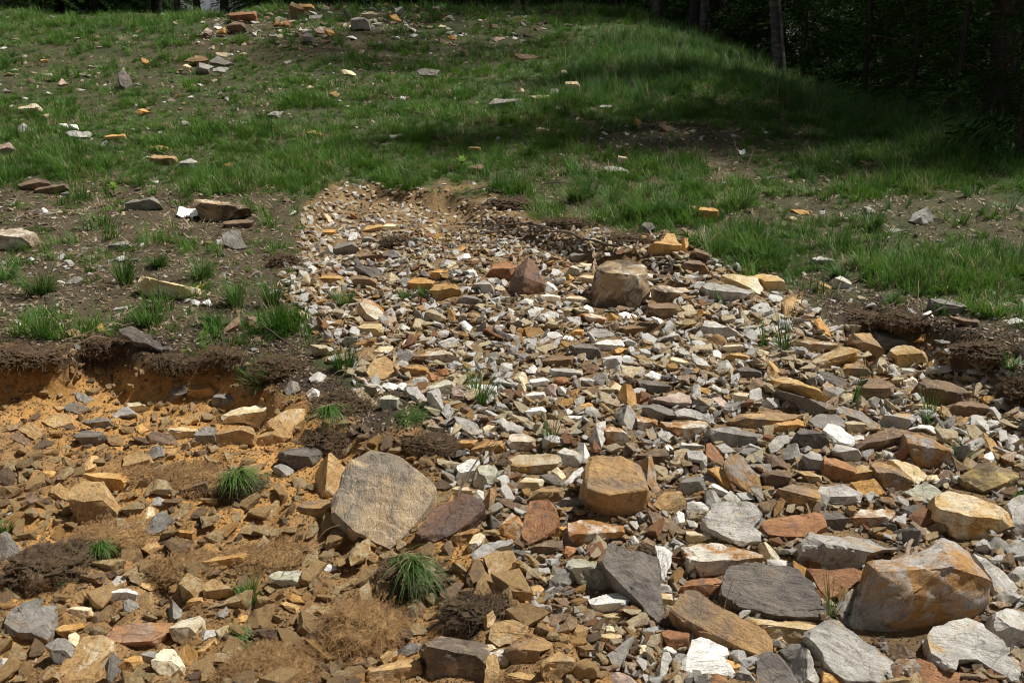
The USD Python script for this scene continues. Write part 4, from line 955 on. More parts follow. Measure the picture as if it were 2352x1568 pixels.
cover = Image.new("L", (int(FULL[0] / 2), int(FULL[1] / 2))); cdraw = ImageDraw.Draw(cover)
rest_v, rest_f, rest_c, off = [], [], [], 0
ROCK_AT = []
for i, line in enumerate(DATA.strip().splitlines()):
    form, mat, ridge, pts, label = parse(line)
    cdraw.polygon([tuple(p / 2) for p in pts], fill=255)
    g = np.random.default_rng(1000 + i)
    v, f, M, size = build_rock(form, ridge, pts, g)
    if label:
        kind = "boulder" if "boulder" in label else "stone"
        o = obj(kind, (v, f), MR[mat], smooth=27, matrix=M)
        tag(o, label, kind, "stones of the scree and slope")
    else:
        v = v @ M[:3, :3].T + M[:3, 3]
        rest_v.append(v); rest_f.append(f + off); off += len(v)
        rest_c.append(np.repeat((AVG[mat] * g.uniform(.85, 1.15))[None], len(v), 0))
if rest_v:
    o = obj("smaller_stones", (np.vstack(rest_v), np.vstack(rest_f)), M_mixed, colors=np.vstack(rest_c))
    tag(o, "many smaller stones lying between the larger ones", "stones", kind="stuff")
cdraw.polygon([((3072 + x / 2.2962) / 4096 * FULL[0] / 2, (2049 + y / 2.2962) / 2731 * FULL[1] / 2) for x, y in ((1050, 1150), (1330, 1060), (1830, 980), (1560, 1060), (1480, 1330), (1340, 1400), (1180, 1300))], fill=255)   # the hollow under the largest boulder
COVER = np.asarray(cover) > 127

# ---------------------------------------------------------------- scattered small stones, crumbs and litter
def px2m(n, dist): return n * 2 * TX / FULL[0] * dist
def chip(g, flat=.5, n=11, long=1.0):
    p = g.normal(size=(n, 3)); p /= np.linalg.norm(p, axis=1)[:, None]
    p *= np.array([.5 * long, .38, .5 * flat]) * g.uniform(.8, 1.15, (n, 1))
    return trimesh.convex.convex_hull(p)
def rubble(g, flat=.5, long=1.0):
    """an angular broken stone about one unit long"""
    p = g.uniform(-1, 1, (11, 3)); p = np.sign(p) * np.abs(p) ** .55 * np.array([.5 * long, .40, .5 * flat])
    p[:, 2] += p[:, 0] * g.normal() * .18; p[:, 1] += p[:, 0] * g.normal() * .25
    m = m3.Manifold.hull_points(p.tolist())
    for _ in range(3):
        n = g.normal(size=3); n /= np.linalg.norm(n); m = cut(m, n, n * (p @ n).max() * g.uniform(.55, .9))
    mm = m.refine_to_length(.095).to_mesh(); v, f = np.array(mm.vert_properties[:, :3], float), np.array(mm.tri_verts)
    v = displace(v, f, 1.0, g, 1.15, 1.1); return v * (1.12 / np.ptp(v, 0).max()), f
def scatter(name, protos, pos, rot, scale, which, label, cat):
    pi = UsdGeom.PointInstancer.Define(stage, f"/World/{name}")
    paths = []
    for k, (mesh, mat, sm) in enumerate(protos):
        o = obj("piece", mesh, mat, pi.GetPath(), smooth=sm); paths.append(o.GetPath())
    pi.CreatePrototypesRel().SetTargets(paths)
    pi.CreatePositionsAttr(Vt.Vec3fArray.FromNumpy(np.asarray(pos, np.float32)))
    qq = rot.as_quat().astype(np.float32)
    pi.CreateOrientationsAttr([Gf.Quath(float(a[3]), float(a[0]), float(a[1]), float(a[2])) for a in qq])
    sc = np.asarray(scale, np.float32); sc = np.repeat(sc[:, None], 3, 1) if sc.ndim == 1 else sc
    pi.CreateScalesAttr(Vt.Vec3fArray.FromNumpy(sc))
    pi.CreateProtoIndicesAttr(Vt.IntArray.FromNumpy(np.asarray(which, np.int32)))
    tag(pi, label, cat, kind="stuff")
    return pi
def ground_points(n, y0, y1, power, g):
    """random ground points within and a little beside the view, thinning with distance"""
    u = g.uniform(size=n); y = (y0 ** (1 - power) + u * (y1 ** (1 - power) - y0 ** (1 - power))) ** (1 / (1 - power))
    x = g.uniform(-1, 1, n) * (.56 * y + .3)
    p = np.stack([x, y, height_fine(x, y)], 1); a, b, z = project(p)
    return p, a, b, z
def slope_tilt(g, n, k=.35):
    return Rotation.from_rotvec(g.normal(size=(n, 3)) * k) 
def flat_turn(g, n, tilt=.3):
    return Rotation.from_euler("zxy", np.stack([g.uniform(0, 2 * math.pi, n), g.normal(size=n) * tilt + .15, g.normal(size=n) * tilt], 1))
def covered(a, b):
    return COVER[np.clip((b / 2).astype(int), 0, COVER.shape[0] - 1), np.clip((a / 2).astype(int), 0, COVER.shape[1] - 1)]

g = np.random.default_rng(50)
def pack(region_, radii, prob, g, most):
    """stones packed side by side into the ground still free between the traced ones, big ones first"""
    reg = ndimage.zoom(region_, RS / 2, order=1)[:COVER.shape[0], :COVER.shape[1]]
    occ = COVER.copy()[:reg.shape[0], :reg.shape[1]]; out = []
    reg = reg[:occ.shape[0]]
    yy, xx = np.mgrid[-24:25, -24:25]
    for r in radii:
        rr = r / 2
        squash = np.repeat(occ, 1, 0); dt = ndimage.distance_transform_edt(~squash, sampling=(1.35, 1.0))
        ok = (dt > rr * .86) & (r <= most(*np.mgrid[0:occ.shape[0], 0:occ.shape[1]] * 2.)) & (g.uniform(size=occ.shape) < reg * prob)
        cand = np.argwhere(ok); g.shuffle(cand)
        for (i, j) in cand[:120000]:
            if occ[i, j]: continue
            sl = occ[max(i - int(rr * .62), 0):i + int(rr * .62) + 1, max(j - int(rr * .85), 0):j + int(rr * .85) + 1]
            if sl.any(): continue
            k = int(rr) + 1; st = ((yy * 1.35) ** 2 + xx ** 2 <= rr * rr)[24 - k:25 + k, 24 - k:25 + k]
            i0, j0 = i - k, j - k
            if i0 < 0 or j0 < 0 or i0 + 2 * k + 1 > occ.shape[0] or j0 + 2 * k + 1 > occ.shape[1]:
                occ[i, j] = True
            else: occ[i0:i0 + 2 * k + 1, j0:j0 + 2 * k + 1] |= st
            out.append((j * 2., i * 2., r))
    o = np.array(out); p = hit(o[:, 0], o[:, 1] + o[:, 2] * .4, height_fine)
    return p, o, np.linalg.norm(p - EYE, axis=1)
PAL = ["W", "W", "W", "C", "C", "WO", "L", "CO", "WO", "O", "OC", "OB", "LO", "B", "G", "R"]
scree_protos = [(rubble(g, g.uniform(.25, .62), g.uniform(1, 1.8)), MR[m], 27) for m in PAL for _ in range(2)]
yy_ = np.mgrid[0:R_scree.shape[0], 0:R_scree.shape[1]][0] * RS
rag = ndimage.gaussian_filter(g.normal(size=R_scree.shape), 6) * 14
p, o_, z = pack(np.clip(R_scree * 1.3 - .3 + np.minimum(rag, 0) * sstep(620, 470, yy_), 0, 1) * (.06 + .94 * sstep(450, 620, yy_)), [30, 24, 18, 13, 9.5, 7, 5], .9, g, lambda y, x: np.interp(y, [430, 560, 640, 760, 950, 1150], [5, 8.5, 14, 21, 25, 31]) * (1 - .55 * sstep(2000, 2150, x) * sstep(1050, 900, y)))
p2, o2, z2 = pack(np.clip(R_scree * 1.6 - .6, 0, 1) * (.05 + .95 * sstep(470, 640, yy_)), [15, 11, 8, 6], .22, g, lambda y, x: np.interp(y, [430, 560, 640, 760, 950], [4, 6.5, 9, 12, 16]))
lift2 = np.r_[np.zeros(len(p)), np.full(len(p2), .28)]
p, o_, z = np.vstack([p, p2]), np.vstack([o_, o2]), np.r_[z, z2]
size = px2m(2.25 * o_[:, 2], z) * g.uniform(.85, 1.3, len(p))
which = g.integers(0, len(scree_protos), len(p)); white = (.40 + .5 * sstep(.36, .54, fbm(p * .8, 3, 61))) * sstep(3.2, 4.2, p[:, 1])
which = np.where(g.uniform(size=len(p)) < white, g.integers(0, 13, len(p)), which)
scatter("scree_rubble", scree_protos, p + np.array([0, 0, 1]) * (size * (.10 + lift2))[:, None], flat_turn(g, len(p), .38), size, which, "loose white, cream and rust-coloured rubble filling the scree between larger stones", "rubble")

pit_protos = [(rubble(g, g.uniform(.35, .75), g.uniform(1, 1.6)), MR[m], 27) for m in ("T", "T", "T", "O", "OC", "OC", "B", "OB", "CO") for _ in range(2)]
pp = R_pit * np.clip(ndimage.gaussian_filter(g.uniform(size=R_pit.shape), 12) * 30 - 14.2, .0, 1)
p, o_, z = pack(pp, [24, 17, 12, 8, 6], .008, g, lambda y, x: np.interp(y, [850, 930, 1100, 1300], [6, 11, 18, 27]))
size = px2m(2.25 * o_[:, 2], z) * g.uniform(.8, 1.3, len(p))
scatter("pit_rubble", pit_protos, p + np.array([0, 0, 1]) * (size * .14)[:, None], flat_turn(g, len(p), .24), size, g.integers(0, len(pit_protos), len(p)), "tan and ochre rubble strewn over the dug-out ochre soil", "rubble")

turf_protos = [(chip(g, g.uniform(.3, .6), 11, g.uniform(1, 1.7)), MR[m], False) for m in ("W", "L", "L", "C", "B", "OB", "B", "P") for _ in range(2)]
p, a, b, z = ground_points(60000, 2.5, 24, 1.5, g)
wt = at_px(R_left, a, b) * .9 + at_px(R_right, a, b) * .35 + at_px(R_stony, a, b) * .6 + at_px(R_pile, a, b) * 1.3 + .24 * (b < 430) + at_px(R_bare, a, b) * .4 + at_px(R_bank, a, b) * .5
wt = wt * (1 - at_px(R_tall, a, b)) * (1 - at_px(R_scree, a, b)) * (1 - at_px(R_pit, a, b)) * (.35 + sstep(.42, .6, fbm(p * 1.1, 3, 81)))
keep = (g.uniform(size=len(p)) < wt * .55) & ~covered(a, b) & (a > -80) & (a < 2440)
p, z = p[keep], z[keep]
size = px2m(2.296 * g.choice([1.8, 2.8, 4.2, 6.5, 9], len(p), p=[.34, .32, .20, .10, .04]), z) * g.uniform(.8, 1.25, len(p)) * (1 + .25 * at_px(R_pile, *project(p)[:2]))
which = g.integers(0, len(turf_protos), len(p))
scatter("turf_stones", turf_protos, p + np.array([0, 0, 1]) * (size * .1)[:, None], flat_turn(g, len(p)), size, which, "small white and brown stones strewn through the thin turf", "stones")

grav_protos = [(chip(g, g.uniform(.3, .7), 11, g.uniform(1, 1.6)), MR[m], False) for m in ("W", "C", "W", "CO", "OC", "T", "LO", "O", "OB")]
p, a, b, z = ground_points(110000, 1.9, 9.5, 1.6, g)
keep = (g.uniform(size=len(p)) < at_px(R_scree, a, b) ** 2 * .40 + .12 * at_px(R_pit, a, b) * sstep(.5, .6, fbm(p * 1.6, 2, 8))) & (~covered(a, b) | (g.uniform(size=len(p)) < .06))
p, z = p[keep], z[keep]; size = px2m(2.296 * g.choice([1.6, 2.4, 3.6, 5], len(p), p=[.4, .32, .2, .08]), z) * g.uniform(.8, 1.25, len(p))
scatter("scree_gravel", grav_protos, p + np.array([0, 0, 1]) * (size * .2)[:, None], flat_turn(g, len(p), .5), size, g.integers(0, 9, len(p)), "fine pale gravel and chips between the scree stones", "gravel")

# soil crumbs give the pit and the banks their grain
crumb = [(chip(g, .85, 9), m, False) for m in (MR["T"], MR["OC"], M_humus, MR["B"])]
p, a, b, z = ground_points(120000, 1.9, 8.5, 1.7, g)
pt, bk, sc = at_px(R_pit, a, b), at_px(R_bank, a, b), at_px(R_scree, a, b)
keep = g.uniform(size=len(p)) < np.clip(pt * .9 + bk * .8 + sc * .42, 0, 1); p, z, pt, bk, sc = (q_[keep] for q_ in (p, z, pt, bk, sc))
size = px2m(2.296 * g.uniform(1.2, 3.2, len(p)), z)
r = g.uniform(size=len(p)); which = np.where(r < bk * .8, 2, np.where(g.uniform(size=len(p)) < .15, 3, np.where(g.uniform(size=len(p)) < .35, 1, 0)))
scatter("soil_crumbs", crumb, p + np.array([0, 0, 1]) * (size * .2)[:, None], flat_turn(g, len(p), 1.0), size, which, "loose crumbs of ochre soil and dark humus on the slope", "soil")

# dead leaves and stems in the turf
def flake(g):
    t = np.linspace(0, 1, 4); w = .22 * np.sin(np.pi * np.clip(t, .06, .94)); x = t - .5; c = g.uniform(-.3, .3)
    v = np.concatenate([np.stack([x, w, .25 * (x ** 2) * 4 * .3 + c * w], 1), np.stack([x, -w, .25 * (x ** 2) * 4 * .3 - c * w], 1)])
    return v, np.array([[i, i + 1, i + 5, i + 4] for i in range(3)])
lit = [(flake(g), M_deadleaf, False) for _ in range(4)]
p, a, b, z = ground_points(110000, 2.2, 16, 1.6, g)
wt = at_px(R_left, a, b) * .9 + at_px(R_right, a, b) * .8 + at_px(R_bank, a, b) * .5 + .12 * (b < 430) + .03
wt = wt * (1 - .85 * at_px(R_scree, a, b)) * (1 - .8 * at_px(R_pit, a, b))
keep = (g.uniform(size=len(p)) < wt * .62); p, z = p[keep], z[keep]
size = px2m(2.296 * g.uniform(2.5, 7, len(p)), z)
sc3 = np.stack([size, size * g.uniform(.2, .9, len(p)), size], 1)
scatter("leaf_litter", lit, p + np.array([0, 0, .006]), flat_turn(g, len(p), .45), sc3, g.integers(0, 4, len(p)), "brown dead leaves and stems lying in the thin turf", "litter")

# ---------------------------------------------------------------- grass
def blades(g, n, r, h, lean, droop, wid, seg=4, dirn=None, spread=1.0, flat=.0):
    """n tapering blades rooted in a disc of radius r"""
    vs, fs, o = [], [], 0
    nk = max(3, min(9, n // 14)); kp = g.uniform(0, 2 * math.pi, nk); kr = g.uniform(.2, 1, nk); kl = g.uniform(.6, 1.15, nk); kt = g.normal(size=nk) * .5
    for _ in range(n):
        c_ = g.integers(nk); ph = kp[c_] + g.normal() * .35; rr = r * (.75 * kr[c_] + .3 * g.uniform()); base = np.array([rr * math.cos(ph), rr * math.sin(ph), 0])
        az = ph + kt[c_] + g.normal() * .5 if dirn is None else dirn + kt[c_] * spread + g.normal() * spread * .4
        L = h * kl[c_] * (1.1 - .75 * g.uniform() ** 1.5); th = abs(g.normal()) * lean + abs(kt[c_]) * .35 + flat * g.uniform(.6, 1.1); dr = droop * g.uniform(.5, 1.5)
        out = np.array([math.cos(az), math.sin(az), 0]); side = np.array([-out[1], out[0], 0]); tw = g.normal() * .5
        side = side * math.cos(tw) + out * math.sin(tw) * .6
        pt = base.copy()
        for k in range(seg + 1):
            t = k / seg; w = wid * (1 - t ** 1.6) * .5 + wid * .04
            vs += [pt - side * w, pt + side * w]
            an = th + dr * t; pt = pt + (out * math.sin(an) + np.array([0, 0, math.cos(an)])) * L / seg
        fs += [[o + 2 * k, o + 2 * k + 1, o + 2 * k + 3, o + 2 * k + 2] for k in range(seg)]; o += 2 * (seg + 1)
    return np.array(vs), np.array(fs)
g = np.random.default_rng(90)
short = [(blades(g, 60, .08, .080, .50, .95, .0038, 3), M_grass, True) for _ in range(4)] + [(blades(g, 24, .08, .08, .7, 1.2, .0036, 3), M_straw, True)]
p, a, b, z = ground_points(150000, 4.5, 46, 1.15, g)
pat = sstep(.38, .62, fbm(p * np.array([.9, .9, 0]) + 3, 4, 31)); pat2 = fbm(p * np.array([3.5, 3.5, 0]), 3, 32)
meadow = (b < 445) * 1.0
wt = meadow * (.60 + .5 * pat) * (1 - .45 * at_px(R_stony, a, b)) * (1 - .55 * at_px(R_pile, a, b)) + at_px(R_band, a, b) * .8
far_left = (z > 20) & (a < 700); wt = np.where(far_left, 1.0, wt)
wt = wt * (1 - at_px(R_left, a, b)) + at_px(R_left, a, b) * .20 * pat; wt = wt * (1 - at_px(R_bare, a, b) * .6)
wr = at_px(R_right, a, b); wt = np.maximum(wt * (1 - wr), wr * .62 * sstep(.33, .52, fbm(p * np.array([1.6, 1.6, 0]) + 9, 3, 33)))
wt = wt * (1 - at_px(R_scree, a, b)) ** 2 * (1 - at_px(R_forest, a, b) * .6) * (.4 + 1.0 * sstep(.35, .6, pat2))
big = COVER & False
keep = (g.uniform(size=len(p)) < wt * .80) & ~(covered(a, b + 5) & (g.uniform(size=len(p)) < .93)) & (a > -150) & (a < 2500)
p, z = p[keep], z[keep]
clump = fbm(p * np.array([2.2, 2.2, 0]) + 5, 3, 35); sc = g.uniform(.45, 1.25, len(p)) * (.75 + .7 * sstep(.38, .66, clump)) * (1 + .35 * sstep(10, 25, z))
which = np.where(g.uniform(size=len(p)) < .24, 4, g.integers(0, 4, len(p)))
scatter("meadow_grass", short, p - np.array([0, 0, .008]), flat_turn(g, len(p), .12), np.stack([sc, sc, sc * g.uniform(.5, 1.6, len(p))], 1), which, "short patchy meadow grass covering the upper slope", "grass")
tall = [(blades(g, 48, .10, .25, .26, .6, .0048, 4), M_tall, True) for _ in range(4)] + [(blades(g, 8, .10, .42, .2, .5, .004, 4), M_straw, True)]
p, a, b, z = ground_points(40000, 5.5, 28, 1.1, g)
wt = at_px(R_tall, a, b) * 1.0 + .10 * meadow[:len(p)] * 0
edge = ((b < 60) & (a > 640) & (a < 1500) & (z > 17.5)) * .16 + at_px(R_forest, a, b) * .35
wt = np.maximum(wt, edge) + at_px(R_right, a, b) * .03
keep = (g.uniform(size=len(p)) < wt * .55) & ~covered(a, b) & (a > -100) & (a < 2500) & (at_px(R_scree, a, b) < .1)
p, z = p[keep], z[keep]; sc = g.uniform(.5, 1.1, len(p))
scatter("tall_grass", tall, p - np.array([0, 0, .01]), flat_turn(g, len(p), .10), sc, np.where(g.uniform(size=len(p)) < .15, 4, g.integers(0, 4, len(p))), "tall dark green grass on the shoulder before the forest", "grass")

TUFTS = [  # x, y of the base, height, width in the view, habit, label
    (1100, 925, 85, 80, "spiky", "spiky dark green tussock in the middle of the white scree"),
    (1264, 1020, 120, 55, "stems", "thin-stemmed tall tuft just above the oblong cream brick-like stone"),
    (792, 850, 70, 80, "spiky", "bright green tussock leaning over the dark bank at the scree's left"),
    (602, 885, 75, 75, "bushy", "bushy tussock on the lip between the left turf and ochre pit"),
    (925, 960, 55, 110, "right", "sprawling bright tuft beside a pale greenish stone on the bank"),
    (545, 708, 80, 50, "spiky", "upright green tussock at the left turf's right end, left of a pair"),
    (626, 702, 75, 40, "spiky", "upright thin tussock at the left turf's right end, right of a pair"),
    (345, 745, 75, 105, "bushy", "broad tussock below the cream flat-topped stone"),
    (285, 655, 80, 60, "spiky", "tall tussock left of the cream flat-topped stone"),
    (92, 672, 75, 95, "bushy", "broad tussock near the left edge on the lower turf"),
    (12, 645, 55, 50, "bushy", "tussock cut by the left edge below the white-topped stone"),
    (462, 640, 60, 60, "bushy", "small tussock behind the cream flat-topped stone"),
    (360, 612, 40, 50, "bushy", "low tussock on the stony left turf above the tall tussock"),
    (97, 778, 60, 45, "spiky", "thin tussock at the ochre pit's lip near the left edge"),
    (490, 745, 45, 50, "bushy", "low tussock right of the broad one at the pit's lip"),
    (792, 700, 45, 62, "spiky", "short dark tuft in the scree above the white rust-faced stone"),
    (972, 688, 40, 36, "spiky", "small dark tuft in front of the orange rounded stone"),
    (930, 690, 30, 40, "spiky", "tiny tuft left of the orange rounded stone"),
    (1482, 502, 75, 105, "bushy", "large tussock with straw skirts above the scree's top right"),
    (1322, 462, 55, 60, "bushy", "tussock left of the large straw-skirted tussock"),
    (1402, 475, 55, 50, "bushy", "tussock close to the large straw-skirted tussock's left side"),
    (1552, 497, 50, 60, "bushy", "tussock right of the large straw-skirted tussock"),
    (1752, 600, 85, 120, "bushy", "biggest dark tussock on the right turf"),
    (1702, 480, 60, 75, "bushy", "tussock above the biggest dark tussock on the right turf"),
    (1642, 590, 75, 70, "spiky", "dark tussock beside the stacked pair of stones"),
    (1610, 440, 45, 80, "bushy", "wide low tussock in the grass above the golden stone"),
    (1800, 805, 105, 45, "stems", "tall thin-stemmed tuft right of the bluish grey block"),
    (1757, 795, 60, 40, "stems", "thin tuft right beside the bluish grey block"),
    (2132, 968, 115, 55, "stems", "tall thin grass tuft in front of the big dark brown stone"),
    (2195, 1050, 45, 70, "bushy", "dark tuft right of the large orange and white boulder"),
    (1955, 925, 100, 60, "stems", "sparse thin stems left of the dark brown angular stone"),
    (2345, 1130, 40, 80, "left", "drooping bright tuft at the right edge by the ridged boulder"),
    (1905, 1425, 110, 55, "stems", "tall thin tuft in the black gap left of the largest boulder"),
    (545, 1140, 62, 80, "down", "drooping green clump on the root mat right of the brown squared stone"),
    (568, 1390, 65, 45, "spiky", "small upright grass clump left of the tan dusty block"),
    (235, 1275, 34, 60, "down", "drooping clump by dark humus in the lower left"),
    (130, 1330, 40, 95, "right", "thin green wisps above the large grey sparkling stone"),
    (925, 1375, 95, 110, "down", "largest drooping green clump on the overturned turf"),
    (800, 1195, 60, 65, "spiky", "tuft growing at the great flat slab's lower left corner"),
    (12, 1225, 45, 45, "bushy", "dark clump at the left edge of the ochre pit"),
    (575, 1465, 30, 90, "left", "low greyish green clump beside the bottom root mat"),
    (712, 1290, 30, 50, "left", "tiny dark green clump right of the orange flat stone"),
    (2000, 525, 55, 65, "bushy", "tussock left of the pale grey pyramid-shaped stone"),
    (755, 985, 55, 25, "down", "yellowish hanging blades on the dark bank"),
    (2090, 590, 45, 60, "bushy", "low tussock on the right turf under a flat pale stone"),
    (1935, 640, 40, 60, "bushy", "low tussock near the lip of the right turf bank"),
    (2050, 700, 30, 70, "bushy", "yellow-green tussock overhanging the right bank's hollow"),
    (2330, 850, 60, 60, "bushy", "dark tussock at the right edge beside the small gravel chute"),
    (1660, 700, 45, 30, "stems", "thin tuft below the white wood-grained boulder"),
    (2170, 720, 35, 60, "bushy", "short tussock beside the big mottled grey stone"),
]
g = np.random.default_rng(91)
for (x, y, hp, wp, habit, label) in TUFTS:
    c = hit(np.array(float(x)), np.array(min(float(y), 1600.)), height_fine); dist = np.linalg.norm(c - EYE)
    h, r = px2m(hp, dist) * 1.1, px2m(wp, dist) * .5
    lift = .0
    if habit == "down": lift = h * .95
    t = thing("grass_tussock", c + np.array([0, 0, lift - .01]))
    tag(t, label, "grass tussock", "grass tussocks on the stony slope")
    wd = max(.0030, .0008 * dist)
    if habit == "stems":
        obj("green_blades", blades(g, 26, r * .35, h, .16, .35, wd, 5), M_tuft, t, smooth=True)
        obj("short_blades", blades(g, 60, r * .5, h * .42, .45, .6, wd, 4), M_tuft, t, smooth=True)
    elif habit in ("down", "left", "right"):
        d = {"down": -math.pi / 2 + .5, "left": math.pi - .3, "right": -.35}[habit]
        obj("green_blades", blades(g, 150, r * .6, h * (1.25 if habit == "down" else 1.0) + r * .4, .2, 1.1, wd, 5, dirn=d, flat=1.25 if habit == "down" else .75), M_tuft, t, smooth=True)
        obj("dry_blades", blades(g, 45, r * .5, h * .9, .3, 1.0, wd, 5, dirn=d, spread=2.2, flat=1.1), M_straw, t, smooth=True)
    else:
        n = 260 if habit == "bushy" else 200
        obj("green_blades", blades(g, n, r * .55, h, .42 if habit == "bushy" else .26, .75 if habit == "bushy" else .4, wd, 5), M_tuft, t, smooth=True)
        obj("dry_blades", blades(g, 90, r * .75, max(h * .62, r * .8), .5, 1.0, wd, 5, dirn=-math.pi / 2, spread=2.0, flat=.95), M_straw, t, smooth=True)

# long dry stalks on the turf and over the banks
STALKS = [(60, 850, 190, .6), (210, 800, 150, .9), (545, 860, 120, -1.2), (690, 930, 140, .8), (1050, 1150, 200, 1.0), (1440, 620, 110, .5), (1590, 600, 110, -.9), (1990, 770, 140, .9), (2060, 800, 150, 1.3), (1880, 740, 120, 1.1), (2100, 770, 150, 1.45), (1000, 640, 130, .5), (760, 780, 110, 1.0), (640, 1340, 200, .9), (1660, 1420, 120, -1.3), (830, 1000, 110, 1.2), (160, 790, 150, .5), (1530, 1280, 150, -1.0)]
STALK_AT = ["over the dug bank at the left edge", "rising from the pit's dark lip, left part", "leaning left before the bushy lip tussock", "beside the dark peaty lump at the scree's left", "crossing the dark bank above the great flat slab", "over the fallen branch's right end", "leaning left beside the orange pointed stone", "hanging over the right bank's hollow, leftmost", "hanging over the right bank's hollow, middle", "left of the right bank's hollow", "hanging over the right bank's hollow, rightmost", "in the scree above the orange rounded stone", "beside the leaning bright green tussock", "rising behind the greenish grey rounded stone", "left of the long brown diagonal slab", "on the peaty bank below the sprawling bright tuft", "on the left turf's lower lip, nearly flat", "left of the arrowhead-shaped dark slab"]
for i, (x, y, L, an) in enumerate(STALKS):
    c = hit(np.array(float(x)), np.array(float(y)), height_fine); dist = np.linalg.norm(c - EYE); L = px2m(L, dist)
    s_ = np.linspace(0, 1, 7)[:, None]; e = RT * math.cos(an) + np.array([0, .35, .94]) * math.sin(abs(an))
    pts = c + e * L * s_ + np.array([0, 0, -1.0]) * L * .25 * s_ ** 2 + g.normal(size=(7, 3)) * L * .012 + np.array([0, 0, .02])
    path = numbered("dry_stalk"); cv = UsdGeom.BasisCurves.Define(stage, path)
    cv.CreateTypeAttr("cubic"); cv.CreateBasisAttr("catmullRom"); cv.CreateWrapAttr("pinned"); cv.CreateCurveVertexCountsAttr([7]); cv.CreatePointsAttr(Vt.Vec3fArray.FromNumpy(pts.astype(np.float32)))
    cv.CreateWidthsAttr([max(.0018, .0007 * dist)] * 7); cv.SetWidthsInterpolation("vertex"); UsdShade.MaterialBindingAPI.Apply(cv.GetPrim()).Bind(M_straw)
    tag(cv, f"pale dry grass stalk {STALK_AT[i]}", "grass stalk", "dry stalks lying over the slope")

# ---------------------------------------------------------------- overturned turf: lumps of soil matted with fine roots
CLODS = [  # x, y, width, height in the view, fibre tone, label
    (830, 1400, 170, 210, 0, "largest overturned turf sod, shaggy with brown roots, beside the drooping grass"),
    (960, 1300, 190, 90, 1, "dark ragged sod below the great flat slab's lower edge"),
    (430, 1080, 160, 75, 0, "fuzzy root mat right of the tan ridged stone"),
    (560, 1100, 90, 95, 1, "curled root sod behind the drooping clump in the pit"),
    (320, 1085, 90, 70, 0, "sandy root mat left of the tan ridged stone"),
    (110, 1270, 190, 110, 1, "dark humus sod with roots at the lower left"),
    (270, 1210, 170, 60, 0, "ochre root mat below the large tan-brown ribbed boulder"),
    (430, 1285, 130, 80, 0, "brown root mat left of the flat orange stone"),
    (620, 1265, 160, 70, 0, "brown fibrous mat the flat orange stone rests on"),
    (620, 1510, 190, 110, 0, "flat brown root carpet at the bottom edge"),
    (985, 1005, 120, 55, 1, "dark humus lump on the bank above the great flat slab"),
    (750, 1000, 110, 110, 1, "dark peaty lump at the scree's left bank"),
    (915, 548, 75, 45, 1, "small matted clump of dead roots in the upper scree"),
    (790, 910, 120, 80, 1, "peaty root clump under the leaning bright tussock"),
    (1100, 1380, 150, 110, 1, "dark crumbly sod right of the overturned turf"),
    (55, 805, 130, 50, 1, "dark overhanging turf lip above the ochre pit at the left edge"),
    (232, 778, 100, 56, 1, "dark turf lip with hanging roots right of the left-edge turf lip"),
    (400, 818, 95, 50, 1, "peaty turf lip below the broad tussock at the ochre pit"),
    (515, 806, 80, 50, 1, "peaty turf lip left of the bushy lip tussock"),
    (1975, 716, 120, 45, 1, "dark peaty lip at the left end of the right bank's hollow"),
    (2085, 722, 120, 42, 1, "dark peaty lip over the middle of the right bank's hollow"),
    (2270, 790, 130, 45, 1, "dark peaty lip below the brown slab at the right bank"),
    (2345, 880, 80, 110, 1, "dark peat bank face at the right edge"),
    (1175, 458, 120, 40, 1, "dark rooty turf edge at the scree's upper end"),
    (1300, 505, 90, 40, 1, "rooty clump under the tussock left of the straw-skirted one"),
    (1440, 540, 110, 36, 1, "dark rooty clump below the large straw-skirted tussock"),
    (655, 590, 70, 60, 1, "crumbling turf edge at the scree's upper left margin"),
    (640, 830, 110, 80, 1, "overhanging peaty turf lip above the ochre pit"),
]
def fibres(name, parent, g, n, surf, mat, L, wd, curl=1.0):
    pts = []
    sp, sf = trimesh.sample.sample_surface(surf, n, seed=int(g.integers(1e6)))
    for _ in range(n):
        d = surf.face_normals[sf[_]]
        p0 = sp[_]; tn = np.cross(d, g.normal(size=3)); tn /= np.linalg.norm(tn); q_ = p0.copy(); pts.append(q_.copy())
        for k in range(4):
            tn = tn + g.normal(size=3) * .5 * curl + d * .25 * g.normal() + np.array([0, 0, -.35]); tn /= np.linalg.norm(tn)
            q_ = q_ + tn * L / 4; pts.append(q_.copy())
    cv = UsdGeom.BasisCurves.Define(stage, numbered(name, parent.GetPath()))
    cv.CreateTypeAttr("cubic"); cv.CreateBasisAttr("catmullRom"); cv.CreateWrapAttr("pinned"); cv.CreateCurveVertexCountsAttr([5] * n)
    cv.CreatePointsAttr(Vt.Vec3fArray.FromNumpy(np.array(pts, np.float32))); cv.CreateWidthsAttr(Vt.FloatArray.FromNumpy(np.full(5 * n, wd, np.float32))); cv.SetWidthsInterpolation("vertex")
    UsdShade.MaterialBindingAPI.Apply(cv.GetPrim()).Bind(mat)
M_root_dark = blade_material("peaty_roots", (.05, .033, .018), (.14, .092, .048), .1)
M_sod = [plain("ochre_sod", (.30, .185, .075), .95, 22, .5, bump=.03), plain("peat_sod", (.085, .056, .032), .95, 22, .6, bump=.03)]
g = np.random.default_rng(92)
